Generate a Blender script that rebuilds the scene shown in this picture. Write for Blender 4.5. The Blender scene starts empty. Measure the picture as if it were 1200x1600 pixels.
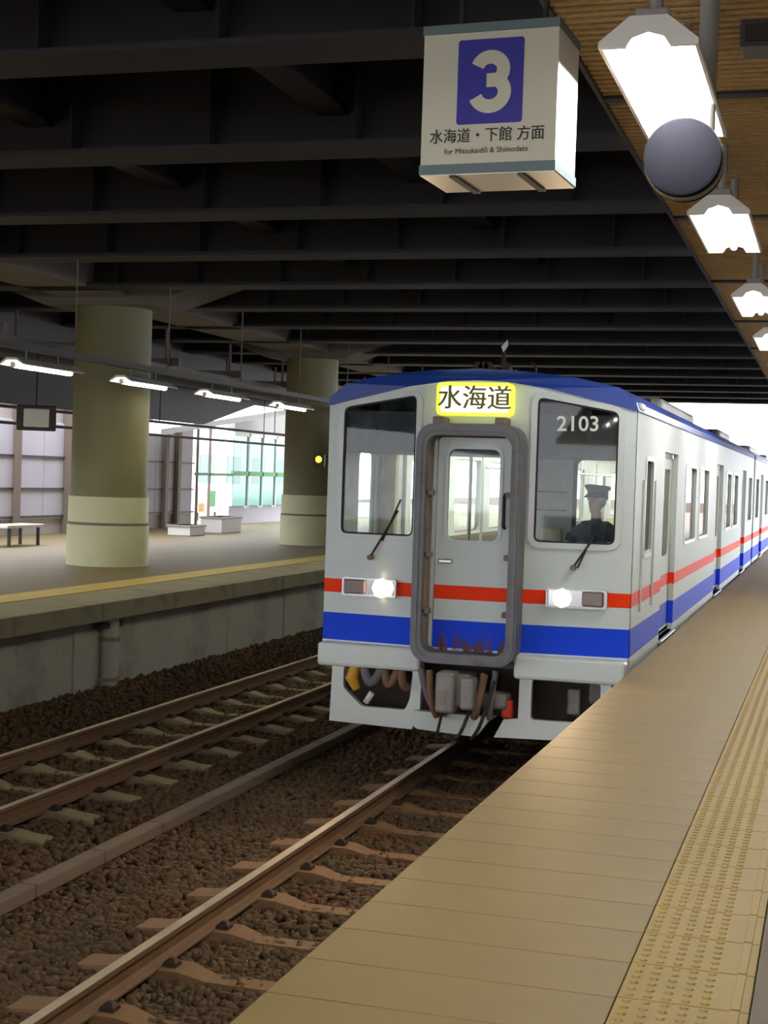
import bpy, bmesh, math, random
import numpy as np
from mathutils import Vector, Matrix
from mathutils.geometry import tessellate_polygon

random.seed(7)
rng = np.random.default_rng(7)
S = bpy.context.scene
C = S.collection
PI = math.pi

# ------------------------------------------------------------------ camera
RAIL = -1.11                                   # top of rail, platform surface is z = 0
cam_d = bpy.data.cameras.new('camera')
cam = bpy.data.objects.new('camera', cam_d); C.objects.link(cam)
cam_d.sensor_fit = 'VERTICAL'; cam_d.sensor_height = 24.0
cam_d.lens = 2355.5 / 1600 * 24.0
cam_d.clip_start = 0.05; cam_d.clip_end = 500
yaw, pitch, roll = 0.28998, -0.02324, 0.03295
fwd = Vector((-math.sin(yaw) * math.cos(pitch), math.cos(yaw) * math.cos(pitch), math.sin(pitch)))
rgt = Vector((math.cos(yaw), math.sin(yaw), 0)); upv = rgt.cross(fwd)
r2 = rgt * math.cos(roll) + upv * math.sin(roll); u2 = upv * math.cos(roll) - rgt * math.sin(roll)
mw = Matrix((r2, u2, -fwd)).transposed().to_4x4(); mw.translation = Vector((0, 0, 1.59))
cam.matrix_world = mw
S.camera = cam

# ------------------------------------------------------------------ sky, exposure
W = bpy.data.worlds.new('overcast_sky'); S.world = W; W.use_nodes = True
bg = W.node_tree.nodes['Background']
bg.inputs[0].default_value = (0.93, 0.95, 1.0, 1); bg.inputs[1].default_value = 5.0
S.view_settings.view_transform = 'Standard'; S.view_settings.look = 'None'
S.view_settings.gamma = 1.0; S.view_settings.use_curve_mapping = False
S.view_settings.exposure = 0.5
TUBE_NEAR, TUBE_FAR, TUBE_CABIN = 150.0, 26.0, 16.0
HEAD_L, HEAD_R = 9.0, 0.5

# ------------------------------------------------------------------ materials
def srgb(r, g, b):
    f = lambda c: (c / 255 / 12.92) if c / 255 <= 0.04045 else ((c / 255 + 0.055) / 1.055) ** 2.4
    return (f(r), f(g), f(b), 1)

MATS = {}
def mat(name, col, rough=0.6, metal=0.0, var=0.12, scale=6.0, bump=0.0, stain=None, stain_amt=0.5, stain_scale=2.0, coat=0.0, stretch=None):
    m = bpy.data.materials.new(name); m.use_nodes = True
    nt = m.node_tree; N = nt.nodes; b = N['Principled BSDF']
    b.inputs['Roughness'].default_value = rough; b.inputs['Metallic'].default_value = metal
    b.inputs['Coat Weight'].default_value = coat
    tc = N.new('ShaderNodeTexCoord'); src = tc.outputs['Object']
    if stretch:
        mp = N.new('ShaderNodeMapping'); mp.inputs['Scale'].default_value = stretch
        nt.links.new(src, mp.inputs['Vector']); src = mp.outputs['Vector']
    nz = N.new('ShaderNodeTexNoise'); nz.inputs['Scale'].default_value = scale; nz.inputs['Detail'].default_value = 5
    nt.links.new(src, nz.inputs['Vector'])
    mx = N.new('ShaderNodeMix'); mx.data_type = 'RGBA'
    c = Vector(col[:3])
    mx.inputs[6].default_value = (*(c * (1 - var)), 1); mx.inputs[7].default_value = (*(c * (1 + var)), 1)
    nt.links.new(nz.outputs['Fac'], mx.inputs[0])
    out = mx.outputs[2]
    if stain:
        n2 = N.new('ShaderNodeTexNoise'); n2.inputs['Scale'].default_value = stain_scale; n2.inputs['Detail'].default_value = 8
        n2.inputs['Roughness'].default_value = 0.65
        nt.links.new(src, n2.inputs['Vector'])
        rp = N.new('ShaderNodeValToRGB'); rp.color_ramp.elements[0].position = 0.5; rp.color_ramp.elements[1].position = 0.72
        rp.color_ramp.elements[1].color = (stain_amt,) * 3 + (1,)
        nt.links.new(n2.outputs['Fac'], rp.inputs['Fac'])
        m2 = N.new('ShaderNodeMix'); m2.data_type = 'RGBA'; m2.inputs[7].default_value = stain
        nt.links.new(rp.outputs['Color'], m2.inputs[0]); nt.links.new(out, m2.inputs[6]); out = m2.outputs[2]
    nt.links.new(out, b.inputs['Base Color'])
    if bump:
        bp = N.new('ShaderNodeBump'); bp.inputs['Strength'].default_value = bump; bp.inputs['Distance'].default_value = 0.02
        nt.links.new(nz.outputs['Fac'], bp.inputs['Height']); nt.links.new(bp.outputs['Normal'], b.inputs['Normal'])
    MATS[name] = m
    return m

def emit(name, col, strength):
    m = bpy.data.materials.new(name); m.use_nodes = True; nt = m.node_tree
    b = nt.nodes['Principled BSDF']; b.inputs['Base Color'].default_value = col
    b.inputs['Emission Color'].default_value = col; b.inputs['Emission Strength'].default_value = strength
    return m

def glass(name, tint=(1, 1, 1, 1), ior=1.5, rough=0.02, dirt=0.0, dirt_col=(0.5, 0.5, 0.5, 1), dirt_scale=12):
    m = bpy.data.materials.new(name); m.use_nodes = True; nt = m.node_tree; N = nt.nodes
    N.remove(N['Principled BSDF'])
    tr = N.new('ShaderNodeBsdfTransparent'); tr.inputs[0].default_value = tint
    gl = N.new('ShaderNodeBsdfGlossy'); gl.inputs['Roughness'].default_value = rough
    fr = N.new('ShaderNodeFresnel'); fr.inputs['IOR'].default_value = ior
    mx = N.new('ShaderNodeMixShader')
    ge = N.new('ShaderNodeNewGeometry'); fm = N.new('ShaderNodeMath'); fm.operation = 'SUBTRACT'; fm.use_clamp = True
    nt.links.new(fr.outputs[0], fm.inputs[0]); nt.links.new(ge.outputs['Backfacing'], fm.inputs[1])   # reflect once, on the outer face
    nt.links.new(fm.outputs[0], mx.inputs[0]); nt.links.new(tr.outputs[0], mx.inputs[1]); nt.links.new(gl.outputs[0], mx.inputs[2])
    out = mx.outputs[0]
    if dirt:
        tc = N.new('ShaderNodeTexCoord'); mp = N.new('ShaderNodeMapping'); mp.inputs['Scale'].default_value = (1, 1, 0.35)
        nz = N.new('ShaderNodeTexNoise'); nz.inputs['Scale'].default_value = dirt_scale; nz.inputs['Detail'].default_value = 6
        rp = N.new('ShaderNodeValToRGB'); rp.color_ramp.elements[0].position = 0.45; rp.color_ramp.elements[1].position = 0.75
        rp.color_ramp.elements[1].color = (dirt,) * 3 + (1,)
        df = N.new('ShaderNodeBsdfDiffuse'); df.inputs[0].default_value = dirt_col
        m2 = N.new('ShaderNodeMixShader')
        nt.links.new(tc.outputs['Object'], mp.inputs[0]); nt.links.new(mp.outputs[0], nz.inputs['Vector']); nt.links.new(nz.outputs['Fac'], rp.inputs[0])
        nt.links.new(rp.outputs[0], m2.inputs[0]); nt.links.new(out, m2.inputs[1]); nt.links.new(df.outputs[0], m2.inputs[2]); out = m2.outputs[0]
    nt.links.new(out, N['Material Output'].inputs[0])
    return m

def livery(name):
    """painted car body: bands by height above the rail"""
    m = mat(name, srgb(210, 219, 217), rough=0.5, var=0.04, scale=3.0)
    nt = m.node_tree; N = nt.nodes; b = N['Principled BSDF']; b.inputs['Specular IOR Level'].default_value = 0.12
    base = b.inputs['Base Color'].links[0].from_socket
    tc = N.new('ShaderNodeTexCoord'); sp = N.new('ShaderNodeSeparateXYZ'); nt.links.new(tc.outputs['Object'], sp.inputs[0])
    dv = N.new('ShaderNodeMath'); dv.operation = 'DIVIDE'; dv.inputs[1].default_value = 4.0; nt.links.new(sp.outputs['Z'], dv.inputs[0])
    def band(z0, z1, col, inp):
        rp = N.new('ShaderNodeValToRGB'); rp.color_ramp.interpolation = 'CONSTANT'
        e = rp.color_ramp.elements; e[0].position = 0; e[0].color = (0, 0, 0, 1); e[1].position = z0 / 4; e[1].color = (1, 1, 1, 1)
        k = e.new(z1 / 4); k.color = (0, 0, 0, 1)
        nt.links.new(dv.outputs[0], rp.inputs[0])
        mx = N.new('ShaderNodeMix'); mx.data_type = 'RGBA'; mx.inputs[7].default_value = col
        nt.links.new(rp.outputs[0], mx.inputs[0]); nt.links.new(inp, mx.inputs[6]); return mx.outputs[2]
    o = band(1.175, 1.437, srgb(22, 70, 222), base)
    o = band(1.622, 1.747, srgb(250, 60, 12), o)
    nt.links.new(o, b.inputs['Base Color'])
    return m

M = {}
M['livery'] = livery('livery_paint')
M['body_white'] = mat('body_white', srgb(214, 220, 216), 0.35, var=0.04, scale=4)
M['roof_blue'] = mat('roof_blue', srgb(28, 62, 150), 0.4, var=0.12, scale=5)
M['frame_grey'] = mat('frame_grey', srgb(112, 112, 116), 0.55, 0.2, var=0.12, scale=9, stain=srgb(96, 68, 50), stain_amt=0.5, stain_scale=5)
M['rust_jamb'] = mat('rust_jamb', srgb(128, 116, 100), 0.8, var=0.3, scale=14, stain=srgb(104, 62, 36), stain_amt=0.8, stain_scale=6)
M['door_paint'] = livery('door_paint')
nt = M['door_paint'].node_tree; bb = nt.nodes['Principled BSDF']
M['alu'] = mat('aluminium', srgb(190, 194, 196), 0.35, 0.6, var=0.06, scale=8)
M['win_frame'] = mat('window_surround', srgb(200, 206, 206), 0.35, var=0.05, scale=8)
M['rubber'] = mat('rubber', srgb(34, 34, 36), 0.7, var=0.15)
M['iron'] = mat('dark_iron', srgb(52, 44, 40), 0.7, 0.3, var=0.3, scale=10, stain=srgb(86, 58, 40), stain_amt=0.6, stain_scale=6)
M['coupler'] = mat('coupler_steel', srgb(142, 136, 132), 0.55, 0.35, var=0.2, scale=9, stain=srgb(98, 66, 48), stain_amt=0.7, stain_scale=8)
M['hose_brown'] = mat('hose_brown', srgb(120, 88, 66), 0.7, var=0.2)
M['hose_grey'] = mat('hose_grey', srgb(108, 104, 108), 0.7, var=0.2)
M['red'] = mat('red_paint', srgb(206, 48, 22), 0.5)
M['yellow'] = mat('yellow_paint', srgb(200, 150, 40), 0.5)
M['cream'] = mat('cabin_cream', srgb(214, 204, 170), 0.6, var=0.05)
M['cab_green'] = mat('cab_green_grey', srgb(182, 190, 182), 0.6, var=0.08)
M['dark_panel'] = mat('dark_panel', srgb(26, 28, 36), 0.6)
M['seat_cloth'] = mat('seat_cloth', srgb(104, 96, 84), 0.9, bump=0.2, scale=60)
M['cab_floor'] = mat('cabin_floor', srgb(96, 92, 82), 0.7)
M['glass'] = glass('clear_glass', (0.9, 0.94, 0.93, 1), 1.5)
M['windscreen'] = glass('windscreen_glass', (0.88, 0.92, 0.92, 1), 1.36, dirt=0.10, dirt_col=srgb(150, 156, 165), dirt_scale=14)
M['tinted'] = glass('tinted_glass', (0.42, 0.42, 0.36, 1), 1.5)
M['teal_glass'] = glass('teal_glass', (0.34, 0.52, 0.48, 1), 1.35, rough=0.1)
M['lens'] = glass('lens_glass', (0.95, 0.95, 0.95, 1), 1.45, rough=0.1)
M['chrome'] = mat('chrome', srgb(205, 205, 208), 0.15, 1.0, var=0.03)
M['tail_red'] = mat('tail_lens', srgb(128, 110, 108), 0.25, var=0.05)
M['lamp_on_l'] = emit('headlamp_on', (1.0, 0.72, 0.42, 1), HEAD_L)
M['lamp_on_r'] = emit('headlamp_dim', (1.0, 0.93, 0.86, 1), HEAD_R)
M['dest_yellow'] = emit('destination_border', srgb(216, 218, 70), 0.75)
M['dest_face'] = emit('destination_face', srgb(232, 226, 214), 0.80)
M['dest_ink'] = mat('destination_ink', srgb(112, 112, 24), 0.6)
M['num_white'] = mat('number_white', srgb(226, 226, 218), 0.5)
M['conc_slab'] = mat('platform_slab', srgb(142, 121, 74), 0.55, var=0.10, scale=3.0, bump=0.05, stain=srgb(124, 110, 80), stain_amt=0.5, stain_scale=1.3)
M['tactile'] = mat('tactile_yellow', srgb(164, 138, 68), 0.55, var=0.10, scale=5, stain=srgb(150, 130, 80), stain_amt=0.35, stain_scale=2)
M['asphalt'] = mat('platform_asphalt', srgb(132, 122, 112), 0.8, var=0.12, scale=12, bump=0.1)
M['conc_wall'] = mat('concrete_wall', srgb(176, 172, 158), 0.85, var=0.12, scale=2.0, bump=0.1, stain=srgb(92, 88, 82), stain_amt=0.6, stain_scale=1.2)
M['coping'] = mat('coping_concrete', srgb(140, 130, 102), 0.8, var=0.15, scale=3, bump=0.1, stain=srgb(84, 78, 70), stain_amt=0.6)
M['far_floor'] = mat('far_platform_floor', srgb(108, 93, 52), 0.6, var=0.1, scale=2, stain=srgb(88, 74, 50), stain_amt=0.4, stain_scale=0.6)
M['far_yellow'] = mat('far_tactile', srgb(196, 170, 82), 0.6)
M['pillar'] = mat('pillar_paint', srgb(122, 118, 86), 0.6, var=0.07, scale=2.0, stain=srgb(112, 106, 74), stain_amt=0.4, stain_scale=1.0)
M['pillar_low'] = mat('pillar_base_paint', srgb(206, 206, 172), 0.5, var=0.06, scale=2.0, stain=srgb(190, 182, 110), stain_amt=0.5, stain_scale=1.2)
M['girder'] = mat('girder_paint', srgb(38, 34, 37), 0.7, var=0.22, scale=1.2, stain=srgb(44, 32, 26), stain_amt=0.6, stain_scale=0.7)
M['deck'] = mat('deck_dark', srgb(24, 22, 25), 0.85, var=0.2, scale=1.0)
M['girder_conc'] = mat('girder_concrete', srgb(112, 106, 102), 0.85, var=0.15, scale=1.2, stain=srgb(80, 70, 60), stain_amt=0.6, stain_scale=0.6)
M['spray'] = mat('sprayed_deck', srgb(196, 164, 112), 0.85, var=0.25, scale=30, bump=0.6, stain=srgb(140, 108, 70), stain_amt=0.5, stain_scale=5)
M['enamel'] = mat('white_enamel', srgb(232, 232, 226), 0.35, var=0.03)
M['enamel_grey'] = mat('grey_enamel', srgb(150, 150, 148), 0.5, var=0.06)
M['steel_blue'] = mat('sign_steel', srgb(96, 112, 114), 0.5, 0.2, var=0.06)
M['sign_face'] = mat('sign_face', srgb(200, 196, 176), 0.45, var=0.03, scale=4)
M['sign_blue'] = mat('sign_blue', srgb(38, 30, 146), 0.4, var=0.05)
M['ink'] = mat('sign_ink', srgb(40, 38, 36), 0.6)
M['drum'] = mat('drum_grey', srgb(24, 24, 32), 0.95, var=0.05)
MATS['drum_grey'].node_tree.nodes['Principled BSDF'].inputs['Specular IOR Level'].default_value = 0.1
M['tube_near'] = emit('tube_near', (1.0, 0.97, 0.91, 1), TUBE_NEAR)
M['tube_far'] = emit('tube_far', (1.0, 0.95, 0.72, 1), TUBE_FAR)
M['tube_cabin'] = emit('tube_cabin', (1.0, 0.96, 0.86, 1), TUBE_CABIN)
M['orange_lamp'] = emit('orange_lamp', (1.0, 0.62, 0.05, 1), 2.0)
M['rail_side'] = mat('rail_side', srgb(128, 98, 70), 0.75, 0.3, var=0.25, scale=8)
M['rail_top'] = mat('rail_top', srgb(200, 182, 156), 0.5, 0.0, var=0.12, scale=3, stain=srgb(130, 96, 66), stain_amt=0.4, stain_scale=2)
M['sleeper'] = mat('sleeper_concrete', srgb(136, 104, 72), 0.85, var=0.15, scale=5, stain=srgb(140, 88, 52), stain_amt=0.7, stain_scale=2)
M['sleeper_b'] = mat('sleeper_pale', srgb(152, 136, 106), 0.85, var=0.15, scale=5, stain=srgb(110, 90, 64), stain_amt=0.5, stain_scale=2)
M['trough'] = mat('trough_concrete', srgb(124, 108, 92), 0.8, var=0.15, scale=3, stain=srgb(110, 80, 60), stain_amt=0.6, stain_scale=0.8)
M['stone'] = mat('ballast_stone', srgb(94, 74, 50), 0.9, var=0.45, scale=2.2, stain=srgb(116, 70, 40), stain_amt=0.7, stain_scale=0.9)
M['ground'] = mat('ballast_bed', srgb(66, 50, 38), 0.95, var=0.3, scale=4)
M['lilac_wall'] = mat('pale_wall', srgb(196, 192, 204), 0.8, var=0.08, scale=1.5)
M['beige_wall'] = mat('beige_wall', srgb(186, 176, 174), 0.8, var=0.08, scale=1.5)
M['brown_post'] = mat('brown_post', srgb(124, 110, 100), 0.7)
M['white_paint'] = mat('white_paint', srgb(226, 226, 224), 0.6, var=0.04)
M['dark_rail'] = mat('dark_rail', srgb(58, 54, 58), 0.6)
M['navy'] = mat('uniform_cloth', srgb(82, 88, 104), 0.85, var=0.1, scale=30)
M['hair'] = mat('hair_black', srgb(26, 24, 24), 0.6)
M['green'] = mat('green_paint', srgb(70, 150, 80), 0.6)
M['glove'] = mat('white_glove', srgb(220, 220, 216), 0.8)

# door paint: rust scuffs low down on the door
def add_scuff(m):
    nt = m.node_tree; N = nt.nodes; b = N['Principled BSDF']
    base = b.inputs['Base Color'].links[0].from_socket
    tc = N.new('ShaderNodeTexCoord'); mp = N.new('ShaderNodeMapping'); mp.inputs['Scale'].default_value = (9, 9, 3)
    nz = N.new('ShaderNodeTexNoise'); nz.inputs['Scale'].default_value = 1.6; nz.inputs['Detail'].default_value = 8
    sp = N.new('ShaderNodeSeparateXYZ'); mr = N.new('ShaderNodeMapRange')
    mr.inputs[1].default_value = 1.12; mr.inputs[2].default_value = 1.5; mr.inputs[3].default_value = 0.30; mr.inputs[4].default_value = -0.1
    ad = N.new('ShaderNodeMath'); ad.operation = 'ADD'
    rp = N.new('ShaderNodeValToRGB'); rp.color_ramp.elements[0].position = 0.62; rp.color_ramp.elements[1].position = 0.74
    mx = N.new('ShaderNodeMix'); mx.data_type = 'RGBA'; mx.inputs[7].default_value = srgb(96, 66, 62)
    L = nt.links.new
    L(tc.outputs['Object'], mp.inputs[0]); L(mp.outputs[0], nz.inputs['Vector']); L(tc.outputs['Object'], sp.inputs[0])
    L(sp.outputs['Z'], mr.inputs[0]); L(mr.outputs[0], ad.inputs[0]); L(nz.outputs['Fac'], ad.inputs[1]); L(ad.outputs[0], rp.inputs[0])
    L(rp.outputs[0], mx.inputs[0]); L(base, mx.inputs[6]); L(mx.outputs[2], b.inputs['Base Color'])
add_scuff(M['door_paint'])

# ------------------------------------------------------------------ mesh helpers
class MB:
    def __init__(s): s.v = []; s.f = []
    def add(s, vs, fs):
        o = len(s.v); s.v += [tuple(v) for v in vs]; s.f += [tuple(i + o for i in f) for f in fs]; return s
    def box(s, x0, x1, y0, y1, z0, z1):
        return s.add([(x0, y0, z0), (x1, y0, z0), (x1, y1, z0), (x0, y1, z0), (x0, y0, z1), (x1, y0, z1), (x1, y1, z1), (x0, y1, z1)],
                     [(0, 3, 2, 1), (4, 5, 6, 7), (0, 1, 5, 4), (1, 2, 6, 5), (2, 3, 7, 6), (3, 0, 4, 7)])
    def cbox(s, x0, x1, y0, y1, z0, z1, c=0.01):
        """box with chamfered edges"""
        bm = bmesh.new(); bmesh.ops.create_cube(bm, size=1)
        for v in bm.verts:
            v.co = Vector(((x0 + x1) / 2 + v.co.x * (x1 - x0), (y0 + y1) / 2 + v.co.y * (y1 - y0), (z0 + z1) / 2 + v.co.z * (z1 - z0)))
        bmesh.ops.bevel(bm, geom=bm.edges[:], offset=c, segments=2, affect='EDGES', profile=0.5)
        bm.verts.index_update()
        s.add([v.co[:] for v in bm.verts], [[v.index for v in f.verts] for f in bm.faces]); bm.free(); return s
    def tube(s, pts, r, n=10, caps=True):
        pts = [Vector(p) for p in pts]; rs = r if isinstance(r, (list, tuple)) else [r] * len(pts)
        vs = []; fs = []; ref = None
        for i, p in enumerate(pts):
            t = (pts[min(i + 1, len(pts) - 1)] - pts[max(i - 1, 0)]).normalized()
            if ref is None: ref = Vector((0, 0, 1)) if abs(t.z) < 0.9 else Vector((1, 0, 0))
            a = (ref - t * ref.dot(t)).normalized(); b = t.cross(a); ref = a
            for k in range(n):
                an = 2 * PI * k / n; vs.append(p + (a * math.cos(an) + b * math.sin(an)) * rs[i])
        for i in range(len(pts) - 1):
            for k in range(n):
                k2 = (k + 1) % n; fs.append((i * n + k, i * n + k2, (i + 1) * n + k2, (i + 1) * n + k))
        if caps: fs.append(tuple(range(n - 1, -1, -1))); fs.append(tuple(range((len(pts) - 1) * n, len(pts) * n)))
        return s.add(vs, fs)
    def prism(s, loops, fn, t):
        """2D polygon (first loop) with holes, given depth t; fn(u, v, d) -> xyz, d in (0, t)"""
        flat = [p for l in loops for p in l]
        tris = tessellate_polygon([[Vector((p[0], p[1], 0)) for p in l] for l in loops])
        n = len(flat)
        vs = [fn(p[0], p[1], 0) for p in flat] + [fn(p[0], p[1], t) for p in flat]
        fs = []
        for a, b, c in tris:
            fs.append((a, b, c)); fs.append((c + n, b + n, a + n))
        o = 0
        for l in loops:
            m = len(l)
            for i in range(m):
                j = (i + 1) % m; fs.append((o + i, o + j, o + j + n, o + i + n))
            o += m
        return s.add(vs, fs)
    def build(s, name, m, parent=None, smooth=False, recalc=True):
        me = bpy.data.meshes.new(name); me.from_pydata(s.v, [], s.f)
        if recalc:
            bm = bmesh.new(); bm.from_mesh(me); bmesh.ops.recalc_face_normals(bm, faces=bm.faces); bm.to_mesh(me); bm.free()
        if smooth:
            me.polygons.foreach_set('use_smooth', [True] * len(me.polygons)); me.set_sharp_from_angle(angle=0.7)
        return link(name, me, m, parent)

def link(name, me, m=None, parent=None):
    o = bpy.data.objects.new(name, me)
    if m is not None: me.materials.append(m)
    if parent is not None: o.parent = parent
    C.objects.link(o); return o
def tag(o, label=None, cat=None, group=None, kind=None):
    if label: o['label'] = label
    if cat: o['category'] = cat
    if group: o['group'] = group
    if kind: o['kind'] = kind
    return o
def empty(name, loc=(0, 0, 0), parent=None):
    o = bpy.data.objects.new(name, None); o.location = loc; o.empty_display_size = 0.2
    if parent is not None: o.parent = parent
    C.objects.link(o); return o
def dup(o, loc=None, parent=None, tree=True):
    c = o.copy(); C.objects.link(c)
    if loc is not None: c.location = loc
    if parent is not None: c.parent = parent
    if tree:
        for ch in [k for k in bpy.data.objects if k.parent == o]: dup(ch, None, c)
    return c
def rounded(poly, r, n=5):
    out = []; m = len(poly)
    for i in range(m):
        p = Vector(poly[i]); a = (Vector(poly[i - 1]) - p); b = (Vector(poly[(i + 1) % m]) - p)
        rr = min(r, a.length * 0.45, b.length * 0.45); a = p + a.normalized() * rr; b = p + b.normalized() * rr
        for k in range(n + 1):
            t = k / n; out.append(tuple((1 - t) ** 2 * a + 2 * t * (1 - t) * p + t * t * b))
    return out
def rrect(x0, x1, z0, z1, r=0.05, n=5): return rounded([(x0, z0), (x1, z0), (x1, z1), (x0, z1)], r, n)
def inset(poly, d):
    """offset a convex-ish polygon outward by d (negative = inward); counter-clockwise or clockwise alike"""
    area = sum(poly[i - 1][0] * poly[i][1] - poly[i][0] * poly[i - 1][1] for i in range(len(poly)))
    sg = 1 if area > 0 else -1; out = []
    m = len(poly)
    for i in range(m):
        p0, p, p1 = Vector(poly[i - 1]), Vector(poly[i]), Vector(poly[(i + 1) % m])
        e0 = (p - p0).normalized(); e1 = (p1 - p).normalized()
        n0 = Vector((e0.y, -e0.x)) * sg; n1 = Vector((e1.y, -e1.x)) * sg
        k = n0 + n1; k = k / max(0.3, k.length_squared / 2) ; out.append(tuple(p + k * d))
    return out
def text_mesh(name, body, size, m, parent, mtx, bold=0.0, depth=0.003, align='CENTER', sx=1.0, space=1.0):
    cu = bpy.data.curves.new(name, 'FONT'); cu.body = body; cu.size = size; cu.align_x = align; cu.align_y = 'CENTER'
    cu.offset = bold; cu.extrude = depth; cu.resolution_u = 3; cu.space_character = space
    if bold < 0: cu.offset = 0
    t = bpy.data.objects.new('tmp_text', cu); C.objects.link(t)
    dg = bpy.context.evaluated_depsgraph_get(); me = bpy.data.meshes.new_from_object(t.evaluated_get(dg))
    bpy.data.objects.remove(t); bpy.data.curves.remove(cu)
    me.transform(mtx @ Matrix.Diagonal((sx, 1, 1, 1)))
    if bold < 0:                                 # thicker strokes: the same outline laid twice, a little apart
        bm = bmesh.new(); bm.from_mesh(me); m2 = me.copy()
        m2.transform(T((-bold, -0.00025, -bold * 0.3))); bm.from_mesh(m2); bm.to_mesh(me); bm.free(); bpy.data.meshes.remove(m2)
    me.name = name; me.materials.clear()
    return link(name, me, m, parent)
T = Matrix.Translation
FACE_CAM = Matrix.Rotation(PI / 2, 4, 'X')      # text in the xz plane, readable from -y
def structure(o): o['kind'] = 'structure'; return o

# ------------------------------------------------------------------ large structure: the near platform
EDGE = -1.615
plat = MB().box(EDGE + 0.06, 7.0, -46, 95, -1.45, -0.045).build('platform', M['conc_wall']); structure(plat)
plat['label'] = 'near platform paved in tan slabs with a yellow tactile strip'
P = 0.3585; Y0 = 4.667 - 5 * P
slab = MB().cbox(EDGE, -0.592, 0.001, P - 0.001, -0.09, 0, 0.004)
first = slab.build('paving_slab', M['conc_slab'], plat); first.location = (0, Y0, 0)
N_SLAB = 78
for i in range(1, N_SLAB): dup(first, (0, Y0 + i * P, 0), plat)
# one wider joint ahead where the slabs of two pours meet is the gap after slab
yb = Y0 + N_SLAB * P
tag(MB().box(EDGE, -0.592, yb, 95, -0.09, 0).build('paving_strip', M['conc_slab'], plat))
MB().box(EDGE, -0.188, -46, Y0 - 0.01, -0.09, 0).build('paving_strip', M['conc_slab'], plat)
tt = MB().cbox(-0.588, -0.188, 0.0025, P - 0.0025, -0.06, 0.004, 0.004)
for iy in range(6):
    for ix in range(5):
        cx = -0.588 + 0.034 + ix * 0.058; cy = 0.03 + iy * 0.0597
        ring = lambda r, z: [(cx + r * math.cos(a * PI / 3), cy + r * math.sin(a * PI / 3), z) for a in range(6)]
        tt.add(ring(0.017, 0.0035) + ring(0.010, 0.009), [(a, (a + 1) % 6, 6 + (a + 1) % 6, 6 + a) for a in range(6)] + [tuple(range(6, 12))])
tt.cbox(-0.245, -0.215, 0.006, P - 0.006, 0.003, 0.009, 0.002)
tile = tt.build('tactile_tile', M['tactile'], plat); tile.location = (0, Y0, 0)
for i in range(1, N_SLAB): dup(tile, (0, Y0 + i * P, 0), plat)
MB().box(-0.588, -0.188, yb, 95, -0.06, 0.005).build('tactile_strip', M['tactile'], plat)
MB().box(-0.184, 7.0, -46, 95, -0.06, 0.0).build('asphalt_surface', M['asphalt'], plat)

# ------------------------------------------------------------------ far platform
FE = -8.17
fp = MB().box(-24, -8.75, -46, 95, -1.6, -0.06).build('platform', M['conc_wall']); structure(fp)
fp['label'] = 'far platform across the tracks with a yellow line and concrete side'
cp = MB().cbox(FE - 0.9, FE, -0.0, 1.985, -0.215, 0, 0.012).build('coping_slab', M['coping'], fp); cp.location = (0, 8, 0)
for i in range(1, 30): dup(cp, (0, 8 + i * 2.0, 0), fp)
MB().box(-24, -9.62, -46, 95, -0.07, 0.002).build('paving_surface', M['far_floor'], fp)
ft = MB().cbox(-9.61, -9.08, 0.004, 1.19, -0.05, 0.008, 0.004).build('tactile_tile', M['far_yellow'], fp); ft.location = (0, 8, 0)
for i in range(1, 45): dup(ft, (0, 8 + i * 1.2, 0), fp)
wp = MB().cbox(-8.80, -8.66, 0.008, 2.392, -1.3, -0.2, 0.01).build('concrete_panel', M['conc_wall'], fp); wp.location = (0, 9.0, 0)
for i in range(1, 18):
    d = dup(wp, (0.0 if i % 3 else 0.015, 9.0 + i * 2.4, 0), fp)
pp = empty('drain_pipe', (-8.54, 16.92, -1.15)); tag(pp, 'short concrete-coloured drain pipe standing against the far platform wall', 'pipe')
MB().tube([(0, 0, 0), (0, 0, 0.75), (-0.0, 0, 0.98)], 0.11, 14).build('pipe_body', M['conc_wall'], pp, True)
for z in (0.1, 0.6): MB().tube([(0, 0, z), (0, 0, z + 0.05)], 0.135, 14).build('collar', M['coping'], pp, True)
MB().cbox(-0.1, 0.05, -0.3, 0.26, 0.76, 0.83, 0.01).build('bracket', M['dark_rail'], pp)

# ------------------------------------------------------------------ track bed and ballast
structure(MB().box(-60, 40, -20, 300, -2.2, -1.46).build('ground', M['ground']))
def bed_z(x, y):
    z = np.full_like(x, -1.322)
    z = z + 0.20 * np.clip((-7.75 - x) / 0.7, 0, 1)            # heaped against the far wall
    return z
nx, ny = 60, 160
gx = np.linspace(-9.2, EDGE + 0.1, nx); gy = np.linspace(2, 70, ny)
X, Y = np.meshgrid(gx, gy); Z = bed_z(X, Y) - 0.02 + rng.normal(0, 0.006, X.shape)
vs = np.stack([X, Y, Z], -1).reshape(-1, 3)
fs = [(j * nx + i, j * nx + i + 1, (j + 1) * nx + i + 1, (j + 1) * nx + i) for j in range(ny - 1) for i in range(nx - 1)]
me = bpy.data.meshes.new('ballast_bed'); me.from_pydata(vs.tolist(), [], fs)
bed = link('ballast_bed', me, M['stone']); tag(bed, 'bed of brown track ballast between the platforms', 'ballast', kind='stuff')
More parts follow.
